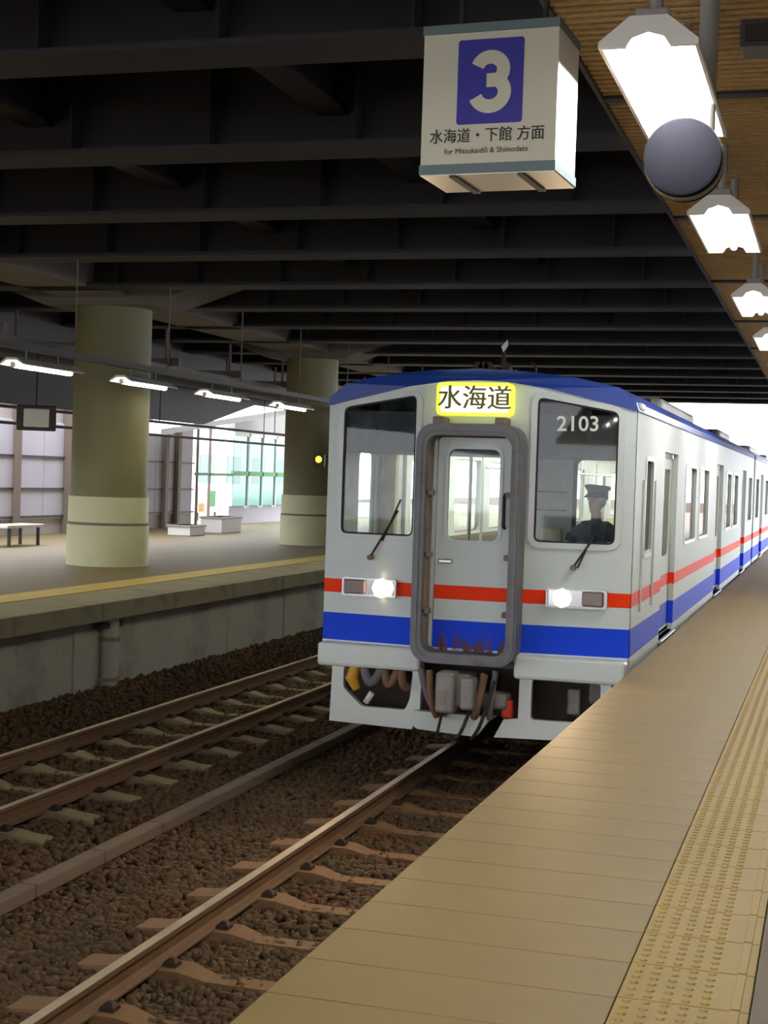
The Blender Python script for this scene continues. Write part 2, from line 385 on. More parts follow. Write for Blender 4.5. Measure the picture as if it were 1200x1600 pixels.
def stones(n, x0, x1, y0, y1, s0, s1, name, label):
    bm = bmesh.new(); bmesh.ops.create_icosphere(bm, subdivisions=1, radius=1.0)
    bm.verts.index_update(); bv = np.array([v.co[:] for v in bm.verts]); bf = np.array([[v.index for v in f.verts] for f in bm.faces]); bm.free()
    bf = bf[:, :]
    k = len(bv)
    yy = y0 + (y1 - y0) * rng.random(n) ** 1.35
    xx = x0 + (x1 - x0) * rng.random(n); s = s0 + (s1 - s0) * rng.random(n)
    sc = s[:, None, None] * (0.65 + 0.7 * rng.random((n, 1, 3))) * (1 + 0.30 * rng.normal(size=(n, k, 1)))
    v = bv[None] * sc
    a = rng.random(n) * 2 * PI; ca, sa = np.cos(a)[:, None], np.sin(a)[:, None]
    vx = v[..., 0] * ca - v[..., 1] * sa; vy = v[..., 0] * sa + v[..., 1] * ca; vz = v[..., 2] * 0.8
    P3 = np.stack([vx + xx[:, None], vy + yy[:, None], vz + (bed_z(xx, yy) + 0.0)[:, None]], -1).reshape(-1, 3)
    F = (bf[None] + (np.arange(n) * k)[:, None, None]).reshape(-1, 3)
    me = bpy.data.meshes.new(name); me.vertices.add(len(P3)); me.vertices.foreach_set('co', P3.astype(np.float32).ravel())
    me.loops.add(F.size); me.loops.foreach_set('vertex_index', F.astype(np.int32).ravel())
    me.polygons.add(len(F)); me.polygons.foreach_set('loop_start', np.arange(0, F.size, 3, dtype=np.int32))
    me.update(calc_edges=True)
    o = link(name, me, M['stone']); tag(o, label, 'ballast', kind='stuff'); return o
stones(26000, -5.0, EDGE + 0.05, 5.2, 17, 0.022, 0.04, 'ballast', 'loose brown ballast stones around the nearer track')
stones(26000, -8.6, -5.0, 7.5, 34, 0.024, 0.045, 'ballast', 'loose dark ballast stones around the farther track')

def sleeper_mesh(m):
    # concrete sleeper with raised rail seats and a lower waist
    prof = [(-1.02, 0.0), (-0.88, 0.01), (-0.75, 0.03), (-0.38, 0.03), (-0.22, -0.012), (0.22, -0.012), (0.38, 0.03), (0.75, 0.03), (0.88, 0.01), (1.02, 0.0)]
    vs, fs = [], []
    for x, z in prof:
        w = 0.125 if abs(x) > 0.3 else 0.10
        vs += [(x, -w, z - 0.16), (x, -w + 0.02, z), (x, w - 0.02, z), (x, w, z - 0.16)]
    for i in range(len(prof) - 1):
        for k in range(4): fs.append((i * 4 + k, i * 4 + (k + 1) % 4, (i + 1) * 4 + (k + 1) % 4, (i + 1) * 4 + k))
    fs += [(3, 2, 1, 0), tuple(range(len(vs) - 4, len(vs)))]
    return MB().add(vs, fs)
def rail_loop():
    h = [(0.0325, 0), (0.0325, -0.03), (0.012, -0.045), (0.008, -0.11), (0.03, -0.125), (0.062, -0.138), (0.062, -0.15)]
    return [(-x, z) for x, z in h[::-1]] + h
def track(cx, y_first, pitch, n, y1, label, msl, z=RAIL):
    t = empty('railway_track', (cx, 2, z)); tag(t, label, 'railway track')
    for s in (-1, 1):
        lp = rail_loop()
        r = MB().prism([lp], lambda u, v, d: (u + s * 0.566, d, v), y1 - 2).build('rail', M['rail_side'], t)
        MB().box(s * 0.566 - 0.03, s * 0.566 + 0.03, 0, y1 - 2, -0.012, 0.0015).build('running_surface', M['rail_top'], r)
    sl = sleeper_mesh(0).build('sleeper', msl, t); sl.location = (0, y_first - 2, -0.175)
    for q in (-1, 1):
        for k in (-1, 1):
            x = q * 0.566 + k * 0.10
            ck = MB().add([(x - 0.045, -0.05, 0.02), (x + 0.045, -0.05, 0.02), (x + 0.045, 0.05, 0.02), (x - 0.045, 0.05, 0.02),
                           (x - 0.04, -0.04, 0.05), (x + 0.04, -0.04, 0.05), (x + 0.04, 0.04, 0.05), (x - 0.04, 0.04, 0.05), (x - 0.015, -0.015, 0.075), (x + 0.015, -0.015, 0.075), (x + 0.015, 0.015, 0.075), (x - 0.015, 0.015, 0.075)],
                          [(0, 1, 5, 4), (1, 2, 6, 5), (2, 3, 7, 6), (3, 0, 4, 7), (4, 5, 9, 8), (5, 6, 10, 9), (6, 7, 11, 10), (7, 4, 8, 11), (8, 9, 10, 11), (3, 2, 1, 0)])
            ck.build('rail_clip', M['iron'], sl)
    for i in range(1, n): dup(sl, (0, y_first - 2 + i * pitch, -0.175), t)
    return t
TX = -3.08
track(TX, 5.6 - 0.78, 0.775, 26, 80, 'nearer railway track running under the train with rusty pale sleepers', M['sleeper'])
track(-6.745, 8.0, 0.787, 44, 80, 'farther railway track beside the far platform wall', M['sleeper_b'])
tr = empty('cable_trough', (-5.06, 2, -1.3)); tag(tr, 'narrow concrete cable trough running between the two tracks', 'cable trough')
lid = MB().cbox(-0.065, 0.065, 0.003, 0.985, 0.0, 0.10, 0.012).build('trough_lid', M['trough'], tr)
for i in range(1, 50): dup(lid, (0.0, i * 0.99, 0.0), tr)

# ------------------------------------------------------------------ viaduct overhead
GZ = 4.30
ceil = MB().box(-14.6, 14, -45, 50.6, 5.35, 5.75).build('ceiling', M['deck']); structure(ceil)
ceil['label'] = 'dark underside of the viaduct deck over the tracks'
g = MB()
g.box(-14.5, 14, -0.26, 0.26, 0, 0.045); g.box(-14.5, 14, -0.02, 0.02, 0.04, 1.05)
g.box(-14.5, 14, -0.22, 0.22, 1.0, 1.06)
for k in range(22):
    x = -14.3 + k * 1.3
    for s in (-1, 1): g.box(x - 0.01, x + 0.01, min(0.02 * s, 0.2 * s), max(0.02 * s, 0.2 * s), 0.04, 1.0)
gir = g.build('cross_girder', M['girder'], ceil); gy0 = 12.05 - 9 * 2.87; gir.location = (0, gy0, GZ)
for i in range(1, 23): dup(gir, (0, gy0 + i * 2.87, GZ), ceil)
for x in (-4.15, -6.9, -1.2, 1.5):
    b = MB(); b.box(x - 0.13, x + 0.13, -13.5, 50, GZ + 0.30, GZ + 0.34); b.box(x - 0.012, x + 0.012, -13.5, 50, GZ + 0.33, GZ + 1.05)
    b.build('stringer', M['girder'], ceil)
# concrete girder over the pillar line with a haunch at every pillar
lg = MB().box(-11.95, -10.85, -13.5, 50.5, GZ + 0.0, 5.36).build('concrete_girder', M['girder_conc'], ceil)
for py in (22.35, 32.2, 42.1):
    hx = [(-13.9, 5.3), (-13.9, 4.75), (-12.3, 4.18), (-10.5, 4.18), (-8.8, 4.75), (-8.8, 5.3)]
    MB().prism([hx], lambda u, v, d: (u, py - 0.6 + d, v), 1.2).build('pillar_cap', M['girder_conc'], ceil)
structure(MB().prism([[(-45, 2.7), (33.2, 2.7), (36.5, 3.35), (50.6, 3.35), (50.6, 5.34), (-45, 5.34)]], lambda u, v, d: (-14.6 + d, u, v), 0.15).build('trim_1', M['dark_rail']))
wr = MB().box(6.0, 6.3, -45, 24, 0.002, 3.39).build('light_block_right', M['conc_wall']); structure(wr)  # unseen wall, added to keep sky light off the train side

def pillar(y, label, r, lamp=False):
    o = empty('pillar', (-11.4, y, 0)); tag(o, label, 'pillar', 'round pillars on the far platform', 'thing')
    MB().tube([(0, 0, 1.10), (0, 0, 4.18)], r, 40).build('shaft', M['pillar'], o, True)
    b = MB(); b.tube([(0, 0, 0), (0, 0, 0.66)], r + 0.045, 40); b.tube([(0, 0, 0.70), (0, 0, 1.12)], r + 0.03, 40)
    b.build('base_jacket', M['pillar_low'], o, True)
    MB().tube([(0, 0, 0.655), (0, 0, 0.705)], r + 0.036, 40).build('stripe', M['brown_post'], o, True)
    return o
pillar(22.4, 'thick round cream pillar with a pale lower jacket at the left of the picture', 0.62)
pillar(32.2, 'darker round pillar just behind the front left corner of the train', 0.58)
il = empty('indicator_lamp', (-10.95, 31.55, 1.93)); tag(il, 'small glowing orange lamp on the pillar behind the train', 'lamp')
MB().cbox(-0.12, 0.12, -0.04, 0.10, -0.16, 0.12, 0.01).build('housing', M['dark_rail'], il)
MB().tube([(0, -0.09, 0), (0, -0.04, 0)], [0.055, 0.075], 12).build('lens', M['orange_lamp'], il)

# ------------------------------------------------------------------ canopy ceiling over the near platform
CZ = 3.40; CE = -1.105
cc = MB()
pit = 0.075; y = 2.0; k = 0; prof = []
while y < 34:
    prof += [(y, CZ), (y + pit * 0.42, CZ), (y + pit * 0.5, CZ + 0.04), (y + pit * 0.92, CZ + 0.04)]; y += pit
xs = [CE, 0.2, 1.6, 3.0, 6.0]
vs = [(x, yy, z) for yy, z in prof for x in xs]; n = len(xs)
fs = [(j * n + i, j * n + i + 1, (j + 1) * n + i + 1, (j + 1) * n + i) for j in range(len(prof) - 1) for i in range(n - 1)]
cs = MB().add(vs, fs).build('ceiling', M['spray'], None, recalc=False); structure(cs)
cs['label'] = 'tan ribbed canopy ceiling over the near platform'
MB().box(CE, 6.0, -45, 34, CZ + 0.042, CZ + 0.16).build('deck_slab', M['deck'], cs)
MB().box(CE, 6.0, 34, 50, CZ, CZ + 0.16).build('ribbed_soffit', M['spray'], cs)
MB().box(CE, 6.0, -45, 2, CZ, CZ + 0.16).build('ribbed_soffit', M['spray'], cs)
MB().box(CE - 0.02, CE, -45, 50, CZ - 0.02, CZ + 0.2).build('edge_trim', M['girder'], cs)
for yy in (7.1, 10.3, 13.5, 16.7, 19.9): MB().box(CE, 6.0, yy - 0.04, yy + 0.04, CZ - 0.015, CZ + 0.03).build('cross_batten', M['girder'], cs)

def platform_lamp(y, label, grp='tube lamps under the near canopy'):
    o = empty('platform_lamp', (-0.63, y, 3.0)); tag(o, label, 'lamp', grp)
    L_, w = 1.28, 0.16
    # reflector: trough with sloping sides, open below
    lp = [(-w, 0.0), (-w + 0.012, 0.0), (-0.055, 0.075), (0.055, 0.075), (w - 0.012, 0.0), (w, 0.0), (w, 0.02), (0.06, 0.10), (-0.06, 0.10), (-w, 0.02)]
    MB().prism([lp], lambda u, v, d: (u, d, v), L_).build('reflector', M['enamel'], o)
    MB().tube([(0, 0.05, 0.025), (0, L_ - 0.05, 0.025)], 0.019, 12).build('tube', M['tube_near'], o, True)
    for yy in (-0.021, L_ + 0.001):
        ep = [(-w, 0.0), (-0.07, 0.0), (-0.05, 0.03), (0, 0.045), (0.05, 0.03), (0.07, 0.0), (w, 0.0), (w, 0.02), (0.06, 0.10), (-0.06, 0.10), (-w, 0.02)]
        MB().prism([ep], lambda u, v, d: (u, yy + d, v), 0.02).build('end_plate', M['enamel'], o)
    MB().cbox(-0.055, 0.055, 0.06, L_ - 0.06, 0.10, 0.15, 0.008).build('ballast_box', M['enamel_grey'], o)
    for yy in (0.18, L_ - 0.18): MB().tube([(0, yy, 0.14), (0, yy, CZ - 3.0)], 0.022, 8).build('stem', M['enamel_grey'], o)
    return o
lamps = [(-11.0, 'unseen tube lamp added for light far behind the viewpoint, last of the near canopy row'), (-7.8, 'unseen tube lamp added for light far behind the viewpoint, next to last of the near canopy row'), (-4.6, 'unseen tube lamp added for light under the near canopy behind the viewpoint, farthest back'), (-1.4, 'unseen tube lamp added for light behind the viewpoint under the near canopy'),  # lamps behind and above the viewpoint: unseen, added to light platform and train front
         (1.75, 'unseen tube lamp added for light directly above the viewpoint'), (4.92, 'brightest and largest tube lamp, right beside the number 3 sign'),
         (7.98, 'second tube lamp, wide reflector just beyond the round drum fixture'),
         (11.42, 'third tube lamp along the near canopy'), (14.5, 'fourth tube lamp along the near canopy, cut by the picture edge'),
         (17.7, 'fifth tube lamp along the near canopy'), (20.9, 'sixth tube lamp along the near canopy')]
for yy, lb in lamps: platform_lamp(yy, lb)

# round drum fixture hanging between the first lamps
dr = empty('hanging_drum', (-0.578, 5.62, 2.79)); tag(dr, 'round dark grey drum fixture hanging on a pole between the lamps', 'fixture')
MB().tube([(0, -0.05, 0), (0, -0.045, 0), (0, 0.11, 0), (0, 0.12, 0)], [0.128, 0.140, 0.140, 0.13], 40).build('drum_body', M['drum'], dr, True)
MB().tube([(0, 0.012, 0), (0, 0.05, 0)], 0.146, 40).build('rim', M['coping'], dr, True)
MB().tube([(0.0, 0.08, 0.0), (0.068, 0.08, 0.02), (0.068, 0.08, CZ - 2.79)], 0.035, 12).build('pole', M['enamel_grey'], dr, True)
sp = empty('ceiling_box', (-0.33, 6.1, CZ)); tag(sp, 'small dark box fixed to the canopy ceiling at the top right corner', 'box')
MB().cbox(-0.09, 0.09, -0.1, 0.1, -0.10, 0.004, 0.01).build('case', M['dark_rail'], sp); MB().cbox(-0.07, 0.07, -0.11, -0.098, -0.085, -0.02, 0.003).build('grille', M['iron'], sp)

# ------------------------------------------------------------------ platform number sign
sg = empty('platform_sign', (-1.17, 5.0, 2.63)); tag(sg, 'white box sign with a white 3 on a blue square, hanging by the lamp', 'sign')
sg.rotation_euler = (0, 0, math.radians(-3.2))
w2, h, dp = 0.236, 0.505, 0.30
MB().cbox(-w2, w2, 0.004, dp, 0.012, h - 0.012, 0.006).build('case', M['enamel'], sg)
MB().box(-w2 - 0.003, w2 + 0.003, -0.008, dp + 0.004, h - 0.03, h).build('top_rail', M['steel_blue'], sg)
MB().box(-w2 - 0.003, w2 + 0.003, -0.008, dp + 0.004, 0, 0.032).build('bottom_rail', M['steel_blue'], sg)
bt = MB().box(-w2, w2, 0.0, dp, -0.004, 0.002)
bt.build('underside', M['enamel'], sg)
for x in (-0.12, 0.12): MB().box(x - 0.012, x + 0.012, 0.0, dp, -0.012, -0.003).build('underside_strap', M['dark_rail'], sg)
MB().box(-w2, w2, -0.002, 0.006, 0.03, h - 0.03).build('face', M['sign_face'], sg)
MB().prism([rrect(-0.112, 0.118, 0.165, 0.45, 0.012)], lambda u, v, d: (u, -0.004 + d, v), 0.003).build('blue_square', M['sign_blue'], sg)
def numeral_three(w, hgt, t):
    # one stroke: two bowls meeting at the waist, outlined as a polygon
    r1, r2 = hgt * 0.255, hgt * 0.285; ax = w / 2 / (hgt * 0.285)
    c1, c2 = hgt / 2 - r1, -hgt / 2 + r2
    pth = [(ax * r1 * math.cos(a), c1 + r1 * math.sin(a)) for a in [math.radians(162 - i * 12.6) for i in range(20)]]
    pth += [(ax * r2 * math.cos(a), c2 + r2 * math.sin(a)) for a in [math.radians(78 - i * 12.6) for i in range(20)]]
    pth = [(x * (1 - t / w), y * (1 - t / hgt)) for x, y in pth]
    k = 19; waist = (-0.012, (pth[k][1] + pth[k + 1][1]) / 2)
    def stroke(p):
        lo, hi = [], []
        for i in range(len(p)):
            d = (Vector(p[min(i + 1, len(p) - 1)]) - Vector(p[max(i - 1, 0)])).normalized(); nn = Vector((-d.y, d.x)) * t / 2
            lo.append(tuple(Vector(p[i]) + nn)); hi.append(tuple(Vector(p[i]) - nn))
        return lo + hi[::-1]
    return [stroke(pth[:k]), stroke(pth[k + 2:]), [(waist[0], waist[1] - t / 2), (0.03, waist[1] - t / 2), (0.03, waist[1] + t / 2), (waist[0], waist[1] + t / 2)]]
nm = MB()
for q, lp in enumerate(numeral_three(0.150, 0.212, 0.046)): nm.prism([lp], lambda u, v, d: (u + 0.003, -0.0062 - q * 0.0002 + d, v + 0.305), 0.003)
nm.build('numeral', M['sign_face'], sg)
text_mesh('lettering', '水海道・下館 方面', 0.052, M['ink'], sg, T((-0.004, -0.004, 0.124)) @ FACE_CAM, bold=-0.0012, depth=0.0008, sx=0.94)
text_mesh('lettering', 'for Mitsukaidō & Shimodate', 0.0265, M['ink'], sg, T((-0.004, -0.004, 0.075)) @ FACE_CAM, bold=0.0, depth=0.0008, sx=0.98)
for x in (-0.15, 0.15): MB().tube([(x, dp / 2, h - 0.004), (x, dp / 2, 0.80)], 0.010, 8).build('hanger', M['girder'], sg)
MB().cbox(-0.24, 0.5, dp / 2 - 0.03, dp / 2 + 0.03, 0.735, 0.80, 0.006).build('bracket', M['coping'], sg)

# ------------------------------------------------------------------ the train
def make_car(front=True):
    root = empty('railcar', (TX, 13.1, RAIL))
    Wd = 1.41; L_ = 20.0
    doors = [(2.45, 3.80), (9.60, 10.95), (15.90, 17.25)]
    wins = [(4.75, 6.15), (6.70, 8.10), (11.60, 12.80), (13.35, 14.65), (18.15, 19.35)]
    y_start = 0.10 if front else 0.0
    if front: cab = (0.88, 1.48)
    else:
        doors = [(L_ - b, L_ - a) for a, b in doors]; wins = [(L_ - b, L_ - a) for a, b in wins] ; cab = None
    for s in (-1, 1):
        outer = [(y_start, 0.98), (L_, 0.98), (L_, 3.36), (y_start, 3.36)]
        holes = [rrect(a, b, 2.04, 2.95, 0.09) for a, b in wins] + [[(a, 1.12), (b, 1.12), (b, 3.05), (a, 3.05)] for a, b in doors]
        if cab: holes.append(rrect(cab[0], cab[1], 2.08, 2.93, 0.07))
        MB().prism([outer] + holes, lambda u, v, d: (s * (Wd - d), u, v), 0.055).build('side_wall', M['livery'], root)
        cuts = [y_start + 0.05] + [q for dd_ in sorted(doors) for q in dd_] + [L_ - 0.07]
        for q in range(0, len(cuts), 2):
            MB().box(*sorted((s * (Wd - 0.056), s * (Wd - 0.068))), cuts[q] + (0.03 if q else 0), cuts[q + 1] - 0.03, 1.17, 2.0).build('inner_lining', M['cream'], root)
        for a, b in wins + ([cab] if cab else []):
            z0, z1 = (2.04, 2.95)
            lp = rrect(a, b, z0, z1, 0.09)
            fr = MB().prism([inset(lp, 0.018), inset(lp, -0.02)], lambda u, v, d: (s * (Wd + 0.008 - d), u, v), 0.03).build('window_frame', M['alu'] if b - a > 1 else M['win_frame'], root)
            MB().prism([inset(lp, -0.015)], lambda u, v, d: (s * (Wd - 0.025 - d), u, v), 0.006).build('window_pane', M['tinted'] if s > 0 else M['glass'], fr)
        for a, b in doors:
            dl = [(a - 0.02, 1.13), (b + 0.02, 1.13), (b + 0.02, 3.07), (a - 0.02, 3.07)]
            c = (a + b) / 2
            hole = rrect(a + 0.18, b - 0.18, 1.95, 2.88, 0.07)
            dd = MB().prism([dl, hole], lambda u, v, d: (s * (Wd - 0.06 - d), u, v), 0.035).build('passenger_door', M['livery'], root)
            MB().prism([inset(hole, 0.004)], lambda u, v, d: (s * (Wd - 0.072 - d), u, v), 0.006).build('door_pane', M['tinted'] if s > 0 else M['glass'], dd)
            MB().cbox(*sorted((s * (Wd - 0.055), s * (Wd - 0.03))), c - 0.5, c - 0.47, 1.6, 2.0, 0.005).build('grab_handle', M['alu'], dd)
            MB().cbox(*sorted((s * (Wd - 0.06), s * (Wd + 0.035))), a - 0.02, b + 0.02, 1.085, 1.12, 0.006).build('door_step', M['alu'], root)
        if cab:
            MB().cbox(*sorted((s * Wd, s * (Wd + 0.02))), 0.70, 0.725, 1.55, 2.75, 0.005).build('grab_rail', M['body_white'], root)
            MB().cbox(*sorted((s * Wd, s * (Wd + 0.02))), 1.60, 1.625, 1.55, 2.75, 0.005).build('grab_rail', M['body_white'], root)
    # roof: blue-edged arch
    outer = [(-1.425, 3.345), (-1.40, 3.42), (-1.25, 3.545), (-0.87, 3.625), (-0.45, 3.668), (0, 3.69), (0.45, 3.668), (0.87, 3.625), (1.25, 3.545), (1.40, 3.42), (1.425, 3.345)]
    inner = [(1.38, 3.345), (1.30, 3.37), (0.63, 3.525), (0.27, 3.575), (0, 3.585), (-0.27, 3.575), (-0.63, 3.525), (-1.30, 3.37), (-1.38, 3.345)]
    bm = MB(); lp = outer + inner; n = len(lp)
    rows = [(-0.02, True), (L_, False)]
    vs = []
    for y_, f_ in rows:
        for x, z in lp: vs.append((x, y_ + (max(0, abs(x) - 0.46) * 0.1 if f_ and front else 0), z))
    fs = [(i, (i + 1) % n, (i + 1) % n + n, i + n) for i in range(n)]
    tri = tessellate_polygon([[Vector((x, z, 0)) for x, z in lp]])
    fs += [tuple(t) for t in tri] + [tuple(i + n for i in t[::-1]) for t in tri]
    bm.add(vs, fs); bm.build('roof', M['roof_blue'], root)
    MB().box(-1.35, 1.35, 0.15, L_ - 0.05, 1.02, 1.16).build('cabin_floor', M['cab_floor'], root)
    MB().box(-1.355, 1.355, 1.7 if front else 0.1, L_ - 0.1, 3.20, 3.23).build('cabin_ceiling', M['cream'], root)
    MB().box(-1.36, 1.36, L_ - 0.06, L_, 0.98, 3.36).build('end_wall', M['livery'], root)
    MB().box(-1.33, 1.33, L_ - 0.075, L_ - 0.062, 1.17, 3.19).build('end_lining', M['cream'], root)
    if not front: MB().box(-1.36, 1.36, 0.0, 0.06, 0.98, 3.36).build('end_wall', M['livery'], root)
    for x in (-0.5, 0.5):
        MB().box(x - 0.05, x + 0.05, 2.2, L_ - 0.6, 3.17, 3.20).build('cabin_lamp', M['tube_cabin'], root)
    for s in (-1, 1):
        for a, b in ((4.1, 9.2), (11.2, 15.6)):
            st = MB(); st.cbox(*sorted((s * 0.85, s * 1.34)), a, b, 1.45, 1.6, 0.03); st.cbox(*sorted((s * 1.2, s * 1.335)), a, b, 1.6, 2.02, 0.03)
            st.build('bench_seat', M['seat_cloth'], root)
        MB().tube([(s * 0.8, 4.0, 2.85), (s * 0.8, 15.6, 2.85)], 0.015, 8).build('strap_rail', M['alu'], root)
        for yy in (4.05, 9.25, 11.15, 15.65): MB().tube([(s * 0.85, yy, 1.16), (s * 0.85, yy, 3.2)], 0.018, 8).build('stanchion', M['alu'], root)
    # roof units
    for a, b, hgt in ((6.2, 10.6, 0.16), (16.2, 19.0, 0.16)):
        u = MB(); u.cbox(-0.95, 0.95, a, b, 3.60, 3.66 + hgt, 0.06)
        ru = u.build('roof_unit', M['enamel_grey'], root)
        MB().box(-0.8, 0.8, a - 0.006, a + 0.004, 3.7, 3.64 + hgt).build('grille', M['dark_rail'], ru)
    # underframe, bogies
    MB().cbox(-0.95, 0.95, 6.0, 9.0, 0.35, 0.95, 0.03).build('engine_box', M['iron'], root)
    MB().cbox(-1.1, 1.1, 9.6, 12.0, 0.4, 0.95, 0.03).build('equipment_box', M['iron'], root)
    MB().box(-1.2, 1.2, 0.45, L_ - 0.3, 0.88, 1.02).build('underframe', M['iron'], root)
    for yb_ in (3.1, 16.9):
        fr = MB()
        for s in (-1, 1): fr.cbox(*sorted((s * 0.82, s * 1.0)), yb_ - 1.5, yb_ + 1.5, 0.42, 0.66, 0.03)
        fr.cbox(-0.85, 0.85, yb_ - 0.2, yb_ + 0.2, 0.5, 0.75, 0.03)
        bg_ = fr.build('bogie_frame', M['iron'], root)
        for yw in (yb_ - 1.05, yb_ + 1.05):
            wm = MB()
            wm.tube([(-0.9, yw, 0.43), (0.9, yw, 0.43)], 0.07, 12)
            for s in (-1, 1):
                wm.tube([(s * 0.505, yw, 0.43), (s * 0.53, yw, 0.43), (s * 0.531, yw, 0.43), (s * 0.64, yw, 0.43)], [0.455, 0.455, 0.43, 0.428], 32)
            wm.build('wheelset', M['coupler'], bg_)
            for s in (-1, 1):
                MB().cbox(*sorted((s * 0.86, s * 1.06)), yw - 0.14, yw + 0.14, 0.33, 0.55, 0.02).build('axle_box', M['iron'], bg_)
    return root

car = make_car(True)
tag(car, 'white railcar with red and blue bands and the number 2103 on its front', 'train')
# ---- the front end (car space: x across, y back, z above rail)
def fy(x): return max(0.0, abs(x) - 0.46) * 0.10            # side panels swept back
arch = [(1.38, 3.345), (1.30, 3.37), (0.95, 3.452), (0.63, 3.525), (0.46, 3.551)]
gl_R = [(0.545, 2.165), (1.265, 2.165), (1.265, 3.335), (0.545, 3.455)]
for s in (-1, 1):
    poly = [(s * 0.46, 1.10), (s * 1.41, 1.10), (s * 1.41, 3.345)] + [(s * x, z) for x, z in arch]
    hole = rounded([(s * x, z) for x, z in gl_R], 0.07)
    MB().prism([poly, inset(hole, 0.012)], lambda u, v, d: (u, fy(u) + d, v), 0.05).build('front_panel', M['livery'], car)
    wf = MB().prism([inset(hole, 0.045), inset(hole, -0.006)], lambda u, v, d: (u, fy(u) - 0.018 + d, v), 0.05).build('windscreen_frame', M['win_frame'], car, True)
    MB().prism([inset(hole, 0.004), inset(hole, -0.022)], lambda u, v, d: (u, fy(u) - 0.006 + d, v), 0.025).build('seal', M['rubber'], wf)
    MB().prism([inset(hole, 0.0)], lambda u, v, d: (u, fy(u) + 0.008 + d, v), 0.008).build('windscreen', M['windscreen'], wf)
dh = rrect(-0.40, 0.40, 1.12, 3.12, 0.10)
ctr = [(-0.46, 1.10), (0.46, 1.10), (0.46, 3.551), (0.27, 3.575), (0, 3.585), (-0.27, 3.575), (-0.46, 3.551)]
MB().prism([ctr, dh], lambda u, v, d: (u, d, v), 0.05).build('front_panel', M['livery'], car)
MB().prism([rrect(-0.415, 0.415, 1.105, 3.135, 0.10), rrect(-0.372, 0.372, 1.15, 3.085, 0.10)], lambda u, v, d: (u, d - 0.2, v), 0.30).build('door_jamb', M['rust_jamb'], car)
# gangway frame standing proud of the front
gf = MB().prism([rrect(-0.475, 0.475, 1.075, 3.19, 0.19, 8), rrect(-0.385, 0.385, 1.165, 3.09, 0.13, 8)], lambda u, v, d: (u, -0.26 + d, v), 0.26).build('gangway_frame', M['frame_grey'], car, True)
MB().prism([rrect(-0.455, 0.455, 1.095, 3.17, 0.17, 8), rrect(-0.42, 0.42, 1.13, 3.125, 0.15, 8)], lambda u, v, d: (u, -0.275 + d, v), 0.02).build('face_plate', M['frame_grey'], gf, True)
for z in (1.5, 2.0, 2.55):
    for s in (-1, 1): MB().cbox(*sorted((s * 0.40, s * 0.33)), -0.2, -0.1, z, z + 0.05, 0.008).build('lug', M['rust_jamb'], gf)
for x in (-0.29, 0.27): MB().cbox(x - 0.05, x + 0.05, -0.24, -0.02, 3.185, 3.25, 0.012).build('lug', M['rust_jamb'], gf)
# gangway door
hole = rrect(-0.245, 0.245, 2.145, 2.985, 0.09)
gd = MB().prism([rrect(-0.335, 0.335, 1.13, 3.075, 0.05), hole], lambda u, v, d: (u, 0.0 + d, v), 0.04).build('gangway_door', M['door_paint'], car)
MB().prism([inset(hole, 0.018), inset(hole, -0.012)], lambda u, v, d: (u, -0.012 + d, v), 0.03).build('pane_seal', M['win_frame'], gd)
MB().prism([inset(hole, 0.0)], lambda u, v, d: (u, 0.015 + d, v), 0.008).build('pane', M['glass'], gd)
MB().cbox(-0.30, -0.17, -0.035, -0.005, 1.945, 1.985, 0.01).build('handle', M['chrome'], gd)
MB().tube([(0.29, -0.01, 2.28), (0.29, -0.05, 2.30), (0.29, -0.05, 2.56), (0.29, -0.01, 2.58)], 0.014, 8).build('grab_handle', M['rubber'], gd)
# outer pillars of the door recess
for s in (-1, 1): MB().box(*sorted((s * 0.34, s * 0.385)), -0.02, 0.05, 1.14, 3.1).build('door_post', M['win_frame'], car)
# destination sign
ds = MB().prism([rrect(-0.345, 0.345, 3.265, 3.56, 0.055)], lambda u, v, d: (u, -0.11 + d, v), 0.13).build('destination_sign', M['dest_yellow'], car)
MB().prism([rrect(-0.305, 0.315, 3.295, 3.525, 0.03)], lambda u, v, d: (u, -0.114 + d, v), 0.01).build('lit_face', M['dest_face'], ds)
text_mesh('lettering', '水海道', 0.225, M['dest_ink'], ds, T((0.0, -0.1155, 3.41)) @ FACE_CAM, bold=-0.007, depth=0.001)
# number on the right windscreen
ang = math.atan(0.10)
text_mesh('number', '2103', 0.185, M['num_white'], car, T((0.905, fy(0.905) - 0.002, 3.215)) @ Matrix.Rotation(ang, 4, 'Z') @ FACE_CAM @ Matrix.Rotation(math.radians(1.2), 4, 'Z'), bold=0.0022, depth=0.001, sx=1.02)
